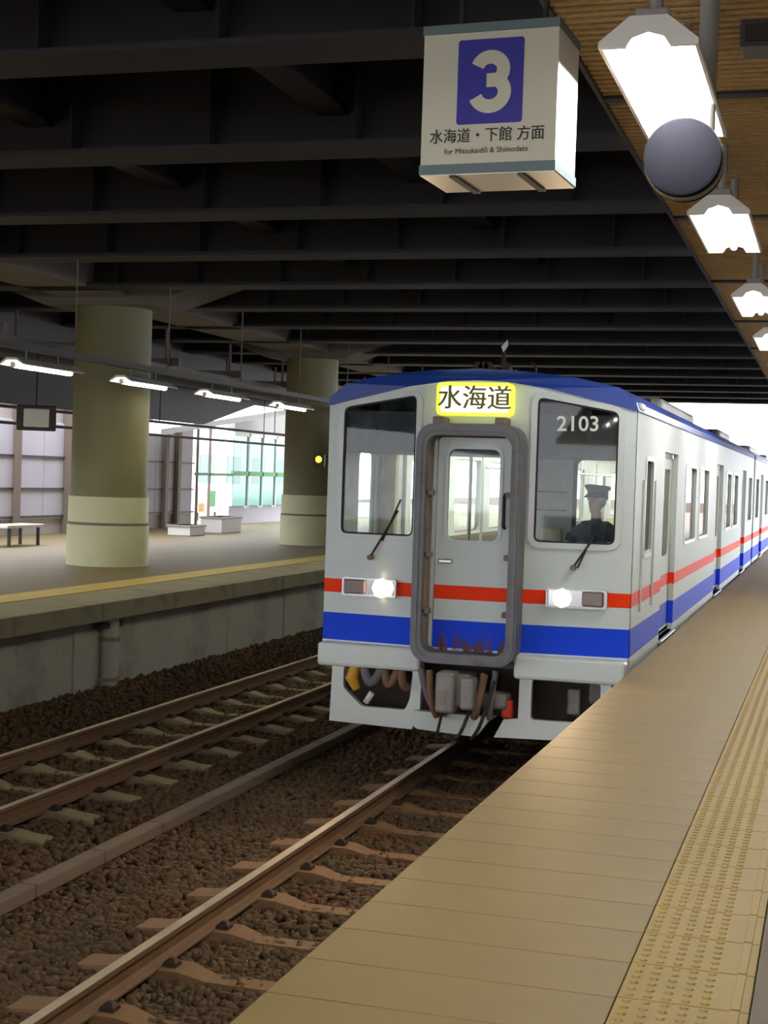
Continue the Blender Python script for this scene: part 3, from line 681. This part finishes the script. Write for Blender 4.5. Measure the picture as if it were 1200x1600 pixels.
# lamps
for s in (-1, 1):
    cx = s * 0.95
    yy = fy(cx)
    lp = rrect(cx - 0.265, cx + 0.265, 1.605, 1.775, 0.03)
    hb = MB().prism([lp, inset(lp, -0.016)], lambda u, v, d: (u, fy(u) - 0.05 + d, v), 0.07).build('headlight', M['alu'], car)
    MB().prism([inset(lp, -0.01)], lambda u, v, d: (u, fy(u) - 0.012 + d, v), 0.01).build('lamp_back', M['chrome'], hb)
    bx = cx - s * 0.125
    MB().tube([(bx, fy(bx) - 0.075, 1.69), (bx, fy(bx) - 0.06, 1.69), (bx, fy(bx) - 0.02, 1.69)], [0.05, 0.088, 0.09], 8).build('headlamp_lens', M['lamp_on_l'] if s < 0 else M['lamp_on_r'], hb, True)
    tx = cx + s * 0.14
    MB().cbox(tx - 0.095, tx + 0.095, fy(tx) - 0.055, fy(tx) - 0.01, 1.625, 1.755, 0.015).build('tail_lamp_lens', M['tail_red'], hb)
    ld = bpy.data.lights.new('headlamp_beam', 'SPOT'); ld.energy = 130 if s < 0 else 60; ld.color = (1, 0.7, 0.42); ld.spot_size = 1.7; ld.spot_blend = 1; ld.shadow_soft_size = 0.07
    lo = bpy.data.objects.new('headlamp_beam', ld); lo.location = (bx, fy(bx) - 0.14, 1.69); lo.rotation_euler = (math.radians(-80), 0, 0); lo.parent = car; C.objects.link(lo)
# wipers
for s, b0, b1 in ((-1, (-0.95, 1.965), (-0.70, 2.40)), (1, (0.91, 1.96), (1.09, 2.24))):
    y_ = fy(b0[0]) - 0.03
    w_ = MB().tube([(b0[0], y_ + 0.02, b0[1]), (b0[0], y_ - 0.015, b0[1]), (b1[0], y_ - 0.01, b1[1])], 0.010, 8).build('wiper_arm', M['iron'], car)
    MB().tube([(b0[0], y_ + 0.03, b0[1]), (b0[0], y_ - 0.03, b0[1])], 0.026, 12).build('pivot', M['rust_jamb'], w_)
    MB().tube([(b1[0] - 0.14 * 1, y_ - 0.004, b1[1] - 0.28), (b1[0] + 0.02, y_ - 0.004, b1[1] + 0.10)], 0.008, 6).build('blade', M['rubber'], w_)
# bumper beams, snow plough frames
for s in (-1, 1):
    a, b = (0.425, 1.405)
    MB().cbox(*sorted((s * a, s * b)), -0.07, 0.12, 0.96, 1.172, 0.03).build('bumper_beam', M['body_white'], car)
    poly = [(1.28, 0.97), (1.285, 0.45), (0.50, 0.43), (0.43, 0.62), (0.43, 0.97)]
    hole = rounded([(1.17, 0.955), (1.165, 0.76), (0.98, 0.60), (0.57, 0.60), (0.53, 0.70), (0.51, 0.955)], 0.03, 3)
    if s > 0:
        poly = [(1.28, 0.97), (1.285, 0.45), (0.26, 0.42), (0.34, 0.585), (0.47, 0.60), (0.47, 0.97)]
        hole = rounded([(1.19, 0.955), (1.19, 0.60), (0.58, 0.60), (0.58, 0.955)], 0.03, 3)
    MB().prism([[(s * x, z) for x, z in poly], [(s * x, z) for x, z in hole]], lambda u, v, d: (u, 0.0 + d + (0.62 - v) * -0.05, v), 0.07).build('plough_frame', M['body_white'], car)
MB().prism([rounded([(-0.50, 0.615), (-0.45, 0.455), (0.12, 0.425), (0.25, 0.61)], 0.04, 4)], lambda u, v, d: (u, -0.10 + d, v), 0.12).build('plough_bar', M['body_white'], car)
# coupler and hoses
cpl = MB(); cpl.cbox(-0.12, 0.10, -0.32, -0.02, 0.70, 1.0, 0.03); cpl.cbox(-0.19, -0.02, -0.42, -0.2, 0.66, 1.02, 0.03); cpl.cbox(0.03, 0.15, -0.40, -0.24, 0.70, 0.98, 0.025); cpl.cbox(-0.08, 0.08, -0.05, 1.2, 0.78, 0.94, 0.02)
cpl.build('coupler', M['coupler'], car)
def hose(pts, r, m, nm='air_hose'): return MB().tube(pts, r, 10).build(nm, M[m], car, True)
def sag(x0, x1, z0, z1, dz, y=-0.12, n=9):
    return [(x0 + (x1 - x0) * t, y - 0.06 * math.sin(PI * t), z0 + (z1 - z0) * t - dz * math.sin(PI * t)) for t in [i / (n - 1) for i in range(n)]]
hose(sag(-0.40, -0.16, 1.0, 0.62, 0.1), 0.035, 'hose_grey'); hose(sag(-0.30, -0.22, 1.0, 0.60, 0.06, -0.2), 0.03, 'hose_brown')
hose(sag(0.20, 0.12, 1.0, 0.62, 0.08, -0.2), 0.035, 'hose_brown'); hose(sag(0.28, 0.24, 1.02, 0.6, 0.05), 0.028, 'hose_grey')
hose(sag(0.1, -0.1, 0.72, 0.45, 0.14, -0.24), 0.016, 'rubber', 'jumper_cable'); hose(sag(-0.16, -0.2, 0.66, 0.44, 0.06, -0.24), 0.014, 'rubber', 'jumper_cable')
hose(sag(0.30, 0.10, 0.95, 0.42, 0.1, -0.22), 0.016, 'rubber', 'jumper_cable')
MB().cbox(0.15, 0.38, -0.1, 0.15, 0.68, 0.82, 0.03).build('coupler_box', M['coupler'], car)
MB().cbox(0.325, 0.42, -0.06, 0.06, 0.60, 0.76, 0.02).build('cock_handle', M['red'], car)
MB().tube([(-1.05, -0.01, 0.97), (-1.08, -0.02, 0.86), (-1.03, 0, 0.76)], [0.05, 0.06, 0.04], 10).build('hose_end', M['yellow'], car, True)
hose(sag(-0.98, -0.80, 0.98, 0.96, 0.14, 0.02), 0.045, 'hose_grey'); hose(sag(-0.78, -0.66, 0.98, 0.94, 0.14, 0.02), 0.04, 'hose_brown'); hose(sag(-0.62, -0.56, 1.0, 0.80, 0.05, 0.02), 0.04, 'hose_brown')
MB().tube([(-0.98, 0.12, 0.62), (-0.92, 0.12, 0.72)], 0.03, 8).build('cock', M['enamel'], car)
MB().cbox(0.85, 0.97, 0.3, 0.42, 0.62, 0.86, 0.02).build('sand_pipe_box', M['coupler'], car); MB().cbox(1.05, 1.2, 0.25, 0.4, 0.74, 0.98, 0.03).build('pipe_bracket', M['hose_grey'], car)
MB().box(-1.2, 1.2, 0.40, 0.46, 0.55, 1.02).build('headstock', M['iron'], car)
# roof aerial, horn and lamp bracket
an = MB(); an.tube([(0.12, 0.5, 3.66), (0.12, 0.5, 3.92)], 0.02, 8); an.build('aerial', M['iron'], car)
MB().add([(0.10, 0.47, 3.93), (0.155, 0.47, 3.99), (0.16, 0.47, 3.94), (0.12, 0.47, 3.88), (0.10, 0.50, 3.93), (0.155, 0.50, 3.99), (0.16, 0.50, 3.94), (0.12, 0.50, 3.88)],
         [(0, 1, 2, 3), (7, 6, 5, 4), (0, 4, 5, 1), (1, 5, 6, 2), (2, 6, 7, 3), (3, 7, 4, 0)]).build('aerial_tip', M['white_paint'], car)
hb = MB(); 
for x in (-0.03, 0.02, 0.07, 0.22): hb.tube([(x, 0.45, 3.70), (x, 0.2, 3.72), (x, 0.12, 3.72)], [0.02, 0.025, 0.045], 8)
hb.cbox(-0.06, 0.26, 0.4, 0.5, 3.66, 3.72, 0.01); hb.build('air_horn', M['iron'], car)
MB().tube([(0.45, 0.4, 3.65), (0.44, 0.4, 3.75), (0.40, 0.4, 3.78)], 0.012, 8).build('bracket', M['iron'], car)
MB().cbox(1.33, 1.435, 0.22, 0.5, 3.36, 3.425, 0.02).build('roof_bracket', M['body_white'], car)
# cab interior
MB().box(-1.34, 1.34, 0.16, 0.20, 1.16, 2.14).build('dashboard_back', M['cab_green'], car)
MB().cbox(0.42, 1.34, 0.2, 0.62, 1.2, 2.1, 0.02).build('driver_desk', M['cab_green'], car)
MB().cbox(-1.34, -0.42, 0.2, 0.5, 1.2, 2.1, 0.02).build('conductor_desk', M['cab_green'], car)
MB().box(-1.345, 1.345, 0.12, 1.7, 2.93, 3.3).build('dark_reflection_panel', M['dark_panel'], car)  # dark slab standing in for the viaduct's reflection in the windscreen tops
part_ = [(-0.05, 1.16), (1.345, 1.16), (1.345, 3.22), (-0.05, 3.22)]
ph = rrect(0.62, 1.20, 2.05, 2.95, 0.09)
pw = MB().prism([part_, ph], lambda u, v, d: (u, 1.72 + d, v), 0.04).build('cab_partition', M['cab_green'], car)
MB().prism([inset(ph, 0.02), inset(ph, -0.02)], lambda u, v, d: (u, 1.705 + d, v), 0.03).build('partition_frame', M['rubber'], pw)
MB().cbox(0.18, 0.50, 1.66, 1.72, 1.75, 2.25, 0.01).build('notice_board', M['cream'], pw)
for z in (2.42, 2.60): MB().box(0.0, 0.55, 1.70, 1.722, z, z + 0.012).build('groove', M['dark_rail'], pw)
MB().tube([(-0.45, 1.75, 1.16), (-0.45, 1.75, 3.2)], 0.02, 8).build('stanchion', M['alu'], car)
MB().cbox(-1.33, -1.2, 1.6, 1.75, 1.16, 3.2, 0.02).build('door_pocket', M['cream'], car)
# driver's seat
ds_ = MB(); ds_.cbox(0.72, 1.16, 0.85, 1.27, 1.62, 1.72, 0.03); ds_.cbox(0.72, 1.16, 1.26, 1.36, 1.70, 2.25, 0.03); ds_.tube([(0.94, 1.06, 1.16), (0.94, 1.06, 1.63)], 0.05, 10)
ds_.build('driver_seat', M['seat_cloth'], car)

car2 = make_car(False); car2.location = (TX, 13.1 + 20.55, RAIL)
tag(car2, 'second railcar coupled behind the front one, mostly washed out by daylight', 'train')
MB().cbox(-0.5, 0.5, -0.53, 0.05, 1.1, 3.1, 0.03).build('gangway_bellows', M['rubber'], car2)

# ------------------------------------------------------------------ the driver
def make_driver():
    base = Vector((TX + 0.94, 13.1 + 1.02, RAIL))
    def ell(bm, c, r, n=16):
        res = bmesh.ops.create_uvsphere(bm, u_segments=n, v_segments=n, radius=1.0)
        for v in res['verts']: v.co = Vector((c[0] + v.co.x * r[0], c[1] + v.co.y * r[1], c[2] + v.co.z * r[2]))
    mb = MB()
    def limb(pts, rs): mb.tube(pts, rs, 14)
    # torso, neck
    limb([(0, 0.05, 1.70), (0, 0.05, 1.80), (0, 0.04, 1.98), (0, 0.03, 2.17), (0, 0.03, 2.27), (0, 0.03, 2.36)], [0.15, 0.165, 0.155, 0.17, 0.11, 0.052])
    limb([(0, 0.03, 2.24), (0, 0.03, 2.34), (0, 0.025, 2.44)], [0.066, 0.050, 0.050])
    limb([(-0.215, 0.03, 2.215), (-0.1, 0.03, 2.27), (0.1, 0.03, 2.27), (0.215, 0.03, 2.215)], [0.06, 0.085, 0.085, 0.06])
    for s in (-1, 1):
        limb([(s * 0.215, 0.03, 2.21), (s * 0.25, -0.06, 2.02), (s * 0.26, -0.13, 1.92), (s * 0.22, -0.27, 2.02), (s * 0.20, -0.36, 2.10)], [0.062, 0.056, 0.047, 0.042, 0.030])
        limb([(s * 0.20, -0.36, 2.10), (s * 0.20, -0.40, 2.13), (s * 0.20, -0.44, 2.145)], [0.03, 0.042, 0.036])
        for k in range(4):
            x = s * 0.20 + (k - 1.5) * 0.020
            l_ = (0.062, 0.072, 0.068, 0.052)[k]
            limb([(x, -0.44, 2.15), (x, -0.44 - l_ * 0.55, 2.15), (x, -0.44 - l_ * 0.9, 2.135), (x, -0.44 - l_, 2.115)], [0.0095, 0.009, 0.0085, 0.0075])
        limb([(s * 0.20 - s * 0.03, -0.40, 2.13), (s * 0.20 - s * 0.055, -0.43, 2.125), (s * 0.20 - s * 0.06, -0.465, 2.115)], [0.012, 0.011, 0.009])
        limb([(s * 0.09, 0.05, 1.76), (s * 0.11, -0.12, 1.79), (s * 0.12, -0.36, 1.76), (s * 0.12, -0.40, 1.66), (s * 0.12, -0.32, 1.28), (s * 0.12, -0.30, 1.235)], [0.10, 0.085, 0.066, 0.064, 0.045, 0.042])
        limb([(s * 0.12, -0.26, 1.215), (s * 0.12, -0.36, 1.21), (s * 0.125, -0.47, 1.20)], [0.045, 0.045, 0.032])
    bm = bmesh.new()
    for v in mb.v: bm.verts.new(v)
    bm.verts.ensure_lookup_table()
    for f in mb.f: bm.faces.new([bm.verts[i] for i in f])
    hz = 2.545
    hb_ = bmesh.new()
    ell(hb_, (0, 0.02, hz + 0.02), (0.077, 0.098, 0.105)); ell(hb_, (0, -0.015, hz - 0.05), (0.058, 0.07, 0.068))
    ell(hb_, (0, -0.092, hz - 0.018), (0.013, 0.020, 0.026), 10)
    for s in (-1, 1):
        ell(hb_, (s * 0.079, 0.02, hz - 0.005), (0.010, 0.02, 0.033), 10)
        ell(hb_, (s * 0.031, -0.074, hz + 0.012), (0.013, 0.010, 0.009), 10)
        ell(hb_, (s * 0.031, -0.078, hz + 0.030), (0.02, 0.008, 0.006), 10)
    ell(hb_, (0, -0.080, hz - 0.062), (0.024, 0.010, 0.010), 10); ell(hb_, (0, -0.072, hz - 0.098), (0.022, 0.016, 0.018), 10)
    Rz = Matrix.Translation((0, 0.02, 0)) @ Matrix.Rotation(math.radians(-34), 4, 'Z') @ Matrix.Rotation(math.radians(3), 4, 'X')
    Rz = Matrix.Translation((0, 0, hz)) @ Rz @ Matrix.Translation((0, 0, -hz))
    bmesh.ops.transform(hb_, matrix=Rz, verts=hb_.verts)
    tmp = bpy.data.meshes.new('t'); hb_.to_mesh(tmp); bm.from_mesh(tmp); hb_.free()
    bmesh.ops.recalc_face_normals(bm, faces=bm.faces)
    me = bpy.data.meshes.new('person'); bm.to_mesh(me); bm.free()
    o = bpy.data.objects.new('person', me); C.objects.link(o)
    rm = o.modifiers.new('r', 'REMESH'); rm.mode = 'VOXEL'; rm.voxel_size = 0.0075; rm.use_smooth_shade = True
    sm = o.modifiers.new('s', 'SMOOTH'); sm.factor = 0.5; sm.iterations = 3
    dg = bpy.context.evaluated_depsgraph_get(); me2 = bpy.data.meshes.new_from_object(o.evaluated_get(dg))
    o.modifiers.clear(); o.data = me2; me2.name = 'person'; me2.materials.clear()
    # cloth below the collar, skin above, white gloves
    me2.materials.append(M['navy'])
    sk = mat('skin', srgb(196, 152, 124), 0.55, var=0.05); me2.materials.append(sk); me2.materials.append(M['glove']); me2.materials.append(M['rubber'])
    co = np.empty(len(me2.polygons) * 3, np.float32); me2.polygons.foreach_get('center', co); co = co.reshape(-1, 3)
    idx = np.zeros(len(co), np.int32)
    idx[(co[:, 2] > 2.375)] = 1; idx[(co[:, 1] < -0.355) & (co[:, 2] > 1.95)] = 2; idx[co[:, 2] < 1.26] = 3
    me2.polygons.foreach_set('material_index', idx)
    o.location = base
    tag(o, 'person in a dark uniform and peaked cap seated behind the right windscreen', 'person')
    Rm = Rz
    # hair and cap
    hm = bmesh.new(); ell(hm, (0, 0.03, hz + 0.035), (0.082, 0.098, 0.088))
    bmesh.ops.delete(hm, geom=[v for v in hm.verts if v.co.z < hz - 0.005 or (v.co.y < -0.03 and v.co.z < hz + 0.07)], context='VERTS')
    bmesh.ops.transform(hm, matrix=Rm, verts=hm.verts); hme = bpy.data.meshes.new('hair'); hm.to_mesh(hme); hm.free(); link('hair', hme, M['hair'], o)
    cm = MB()
    rings = [(0.083, 0.103, 0.055), (0.086, 0.106, 0.085), (0.112, 0.130, 0.115), (0.118, 0.136, 0.128), (0.10, 0.118, 0.142), (0.0, 0.0, 0.145)]
    vs, fs = [], []; n = 28
    for a, b, z in rings:
        for k in range(n):
            an = 2 * PI * k / n; y_ = 0.018 + b * math.sin(an); vs.append((a * math.cos(an), y_, hz + z + (0.018 * (-(y_) / 0.13) if z > 0.1 else 0)))
    for i in range(len(rings) - 1):
        for k in range(n): fs.append((i * n + k, i * n + (k + 1) % n, (i + 1) * n + (k + 1) % n, (i + 1) * n + k))
    cm.add(vs, fs); cap = cm.build('cap', M['navy'], o, True); cap.data.transform(Rm)
    vm = MB(); vs, fs = [], []
    for j, (e, dz) in enumerate(((0.0, 0.0), (0.05, -0.028))):
        for k in range(11):
            an = PI + PI * (0.1 + 0.8 * k / 10); vs.append(((0.086 + e * 0.4) * math.cos(an), 0.018 + (0.106 + e) * math.sin(an), hz + 0.066 + dz))
    m_ = len(vs)
    vs += [(x, y_, z - 0.006) for x, y_, z in vs]
    for k in range(10): fs += [(k, k + 1, 12 + k, 11 + k), (m_ + k, m_ + 11 + k, m_ + 12 + k, m_ + k + 1), (11 + k, 12 + k, m_ + 12 + k, m_ + 11 + k)]
    vis = vm.add(vs, fs).build('visor', M['rubber'], cap); vis.data.transform(Rm)
    bd = MB(); n = 28
    vs = [(0.0885 * math.cos(2 * PI * k / n), 0.018 + 0.1085 * math.sin(2 * PI * k / n), hz + z) for z in (0.060, 0.082) for k in range(n)]
    bd.add(vs, [(k, (k + 1) % n, n + (k + 1) % n, n + k) for k in range(n)]); b_ = bd.build('cap_band', M['hair'], cap); b_.data.transform(Rm)
    for e in (-1, 1):
        eb = bmesh.new(); ell(eb, (e * 0.031, -0.082, hz + 0.010), (0.011, 0.006, 0.006), 10)
        bmesh.ops.transform(eb, matrix=Rm, verts=eb.verts); eme = bpy.data.meshes.new('eye'); eb.to_mesh(eme); eb.free(); link('eye', eme, M['hair'], o)
    # tie
    tie = MB().add([(-0.02, -0.085, 2.32), (0.02, -0.085, 2.32), (0.028, -0.155, 2.10), (-0.028, -0.155, 2.10), (-0.02, -0.03, 2.32), (0.02, -0.03, 2.32), (0.028, -0.10, 2.10), (-0.028, -0.10, 2.10)],
                   [(0, 1, 2, 3), (7, 6, 5, 4), (0, 4, 5, 1), (1, 5, 6, 2), (2, 6, 7, 3), (3, 7, 4, 0)]).build('tie', M['hair'], o)
    return o
make_driver()

# ------------------------------------------------------------------ far platform: canopy frame, tube lamps, background
cf = empty('canopy_frame', (0, 0, 0)); tag(cf, 'pale steel canopy frame of beams above the far platform', 'canopy')
for x in (-12.5, -13.9): MB().box(x - 0.06, x + 0.06, 12, 44, 3.45, 3.62).build('purlin', M['girder_conc'], cf)
cb = MB().box(-14.4, -12.2, -0.06, 0.06, 3.60, 3.75).build('cross_beam', M['girder_conc'], cf); cb.location = (0, 14, 0)
for i in range(1, 9): dup(cb, (0, 14 + i * 3.2, 0), cf)
hgr = MB().tube([(0, 0, 3.74), (0, 0, GZ + 0.02)], 0.03, 8).build('hanger', M['girder_conc'], cf); hgr.location = (-12.5, 14.0, 0)
for i in range(9):
    for x in (-12.5, -13.9):
        if i or x < -13: dup(hgr, (x, 14 + i * 3.2, 0), cf)
mc = MB().box(-9.66, -9.54, 12, 44, 3.0, 3.08).build('conduit_channel', M['dark_rail'], cf)
for i in range(9): 
    h_ = MB().tube([(-9.6, 12.05 + i * 2.87, 3.07), (-9.6, 12.05 + i * 2.87, GZ)], 0.012, 6).build('hanger', M['girder_conc'], cf)
def far_lamp(y, label):
    o = empty('tube_lamp', (-9.6, y, 2.80)); tag(o, label, 'lamp', 'tube lamps over the far platform')
    MB().prism([[(-0.17, 0.0), (-0.06, 0.06), (0.06, 0.06), (0.17, 0.0), (0.17, 0.015), (0.065, 0.09), (-0.065, 0.09), (-0.17, 0.015)]], lambda u, v, d: (u, d - 0.05, v), 1.55).build('reflector', M['enamel'], o)
    MB().tube([(0, 0.02, 0.0), (0, 1.42, 0.0)], 0.032, 10).build('tube', M['tube_far'], o, True)
    for yy in (0.0, 1.43): MB().cbox(-0.03, 0.03, yy - 0.02, yy + 0.02, -0.03, 0.04, 0.005).build('socket', M['enamel'], o)
    for yy in (0.3, 1.1): MB().tube([(0, yy, 0.085), (0, yy, 0.21)], 0.012, 6).build('stem', M['enamel_grey'], o)
for y, lb in ((13.2, 'tube lamp over the far platform, out of view to the left'), (16.25, 'leftmost tube lamp over the far platform, left of the cream pillar'), (19.15, 'middle tube lamp over the far platform, in front of the cream pillar'),
              (22.05, 'tube lamp over the far platform, right of the cream pillar'), (25.3, 'far tube lamp over the far platform behind the train')): far_lamp(y, lb)
for z, x, lb in ((2.62, -14.1, 'upper thin dark conduit strung along behind the pillars'), (2.35, -14.4, 'lower thin dark conduit strung along behind the pillars')):
    cd = empty('conduit', (x, 15, z)); tag(cd, lb, 'conduit')
    MB().tube([(0, 0, 0), (0, 30, 0)], 0.03, 8).build('pipe', M['dark_rail'], cd)
    for yy in (1, 8, 15, 22, 29): MB().tube([(0, yy, 0.02), (0, yy, 3.75 - z)], 0.012, 6).build('hanger', M['dark_rail'], cd)
hd = empty('hanging_display', (-13.4, 23.5, 2.2)); tag(hd, 'dark framed hanging display box with a pale front, left of the cream pillar', 'display')
hd.rotation_euler = (0, 0, math.radians(30))
MB().cbox(-0.34, 0.34, 0, 0.25, 0, 0.44, 0.02).build('case', M['dark_rail'], hd); MB().cbox(-0.22, 0.22, -0.02, 0.01, 0.06, 0.38, 0.02).build('screen', M['white_paint'], hd)
MB().tube([(0, 0.12, 0.43), (0, 0.12, 1.41)], 0.018, 6).build('hanger', M['dark_rail'], hd)

# back boundary
BX = -17.5
bw = MB().box(BX - 0.3, BX - 0.1, 6, 39.7, -0.3, 3.6).build('wall_left', M['beige_wall']); structure(bw)
pn = MB().cbox(BX - 0.14, BX - 0.06, 0.01, 1.19, 0.35, 2.6, 0.01).build('wall_panel', M['lilac_wall'], bw); pn.location = (0, 24.0, 0)
for i in range(1, 13): dup(pn, (0, 24.0 + i * 1.2, 0), bw)
for z in (0.42, 1.06, 1.8): MB().box(BX - 0.06, BX - 0.02, 22, 39.7, z - 0.02, z + 0.02).build('rail', M['dark_rail'], bw)
for yy in (29.9, 32.2, 37.7, 38.5): MB().box(BX - 0.1, BX + 0.06, yy - 0.09, yy + 0.09, -0.1, 3.2).build('post', M['brown_post'], bw)
bw2 = MB().box(BX - 0.3, BX - 0.1, 42.5, 62, -0.3, 0.55).build('wall_left.001', M['lilac_wall']); structure(bw2)
tg = empty('glazed_screen', (BX, 42.5, 0.5)); tag(tg, 'teal tinted glass screen behind the dark pillar', 'glazed screen')
for i in range(4):
    MB().box(-0.03, 0.0, 0.05 + i * 1.2, 1.17 + i * 1.2, 0.05, 2.2).build('pane', M['teal_glass'], tg)
    MB().box(-0.06, 0.04, 1.17 + i * 1.2, 1.25 + i * 1.2, 0, 2.3).build('mullion', M['white_paint'], tg)
MB().box(-0.06, 0.04, 0, 4.9, 0.98, 1.12).build('transom', M['green'], tg); MB().box(-0.08, 0.06, -0.1, 5.0, 2.33, 3.6).build('header_panel', M['enamel_grey'], tg); MB().box(-0.06, 0.04, 0, 4.9, 2.2, 2.32).build('head_rail', M['white_paint'], tg)
ob = empty('building', (-30, 70, -0.5)); tag(ob, 'pale building outside seen through the gap in the far wall', 'building')
MB().box(-4, 0, -14, 20, 0, 9).build('wall', M['white_paint'], ob)
for i in range(8):
    for j in range(3): MB().box(-0.02, 0.05, -12 + i * 3.5, -10.2 + i * 3.5, 1.5 + j * 2.6, 2.9 + j * 2.6).build('window', M['teal_glass'], ob)
sb = empty('sign_board', (-19.5, 44.4, -0.05)); tag(sb, 'low white board with yellow and green blocks in the bright gap', 'board')
MB().cbox(-0.04, 0.04, 0, 1.6, 0.3, 1.1, 0.01).build('board', M['white_paint'], sb); MB().box(0.04, 0.05, 0.1, 0.5, 0.35, 0.6).build('yellow_block', M['yellow'], sb); MB().box(0.04, 0.05, 1.0, 1.4, 0.5, 1.0).build('green_block', M['green'], sb)
for yy in (0.1, 1.5): MB().tube([(0, yy, 0), (0, yy, 0.32)], 0.03, 8).build('leg', M['dark_rail'], sb)
gp = empty('gate_frame', (BX, 39.7, 0)); tag(gp, 'slim frame with a crossbar standing in the bright gap', 'frame')
for yy in (0.12, 1.0): MB().box(-0.03, 0.03, yy - 0.03, yy + 0.03, -0.06, 3.0).build('post', M['brown_post'], gp)
MB().box(-0.03, 0.03, 0, 2.8, 1.46, 1.54).build('crossbar', M['green'], gp)
sf = MB().prism([[(33.5, 2.42), (44.0, 3.55), (44.0, 3.7), (33.5, 2.57)]], lambda u, v, d: (-15.7 - d, u, v), 1.7)
so = sf.build('stair_soffit', M['white_paint']); tag(so, 'white sloping stair soffit above the gap in the far wall', 'soffit')
for y, x, w_, h_, lb in ((35.8, -15.3, 1.3, 0.42, 'white planter box at the foot of the bright gap'), (33.6, -15.2, 0.9, 0.26, 'lower white box near the cream pillar')):
    o = empty('planter_box', (x, y, 0.002)); tag(o, lb, 'box', 'white boxes along the far platform')
    MB().cbox(-0.3, 0.3, 0, w_, 0, h_, 0.02).build('body', M['white_paint'], o); MB().cbox(-0.33, 0.33, -0.03, w_ + 0.03, h_ - 0.05, h_, 0.01).build('rim', M['enamel_grey'], o)
be = empty('bench', (-15.4, 25.6, 0.002)); tag(be, 'low pale bench at the left edge of the far platform', 'bench')
MB().cbox(-0.25, 0.25, 0, 1.4, 0.36, 0.42, 0.01).build('seat', M['white_paint'], be)
for yy in (0.15, 1.25):
    for x in (-0.2, 0.2): MB().box(x - 0.025, x + 0.025, yy - 0.025, yy + 0.025, 0, 0.37).build('leg', M['dark_rail'], be)
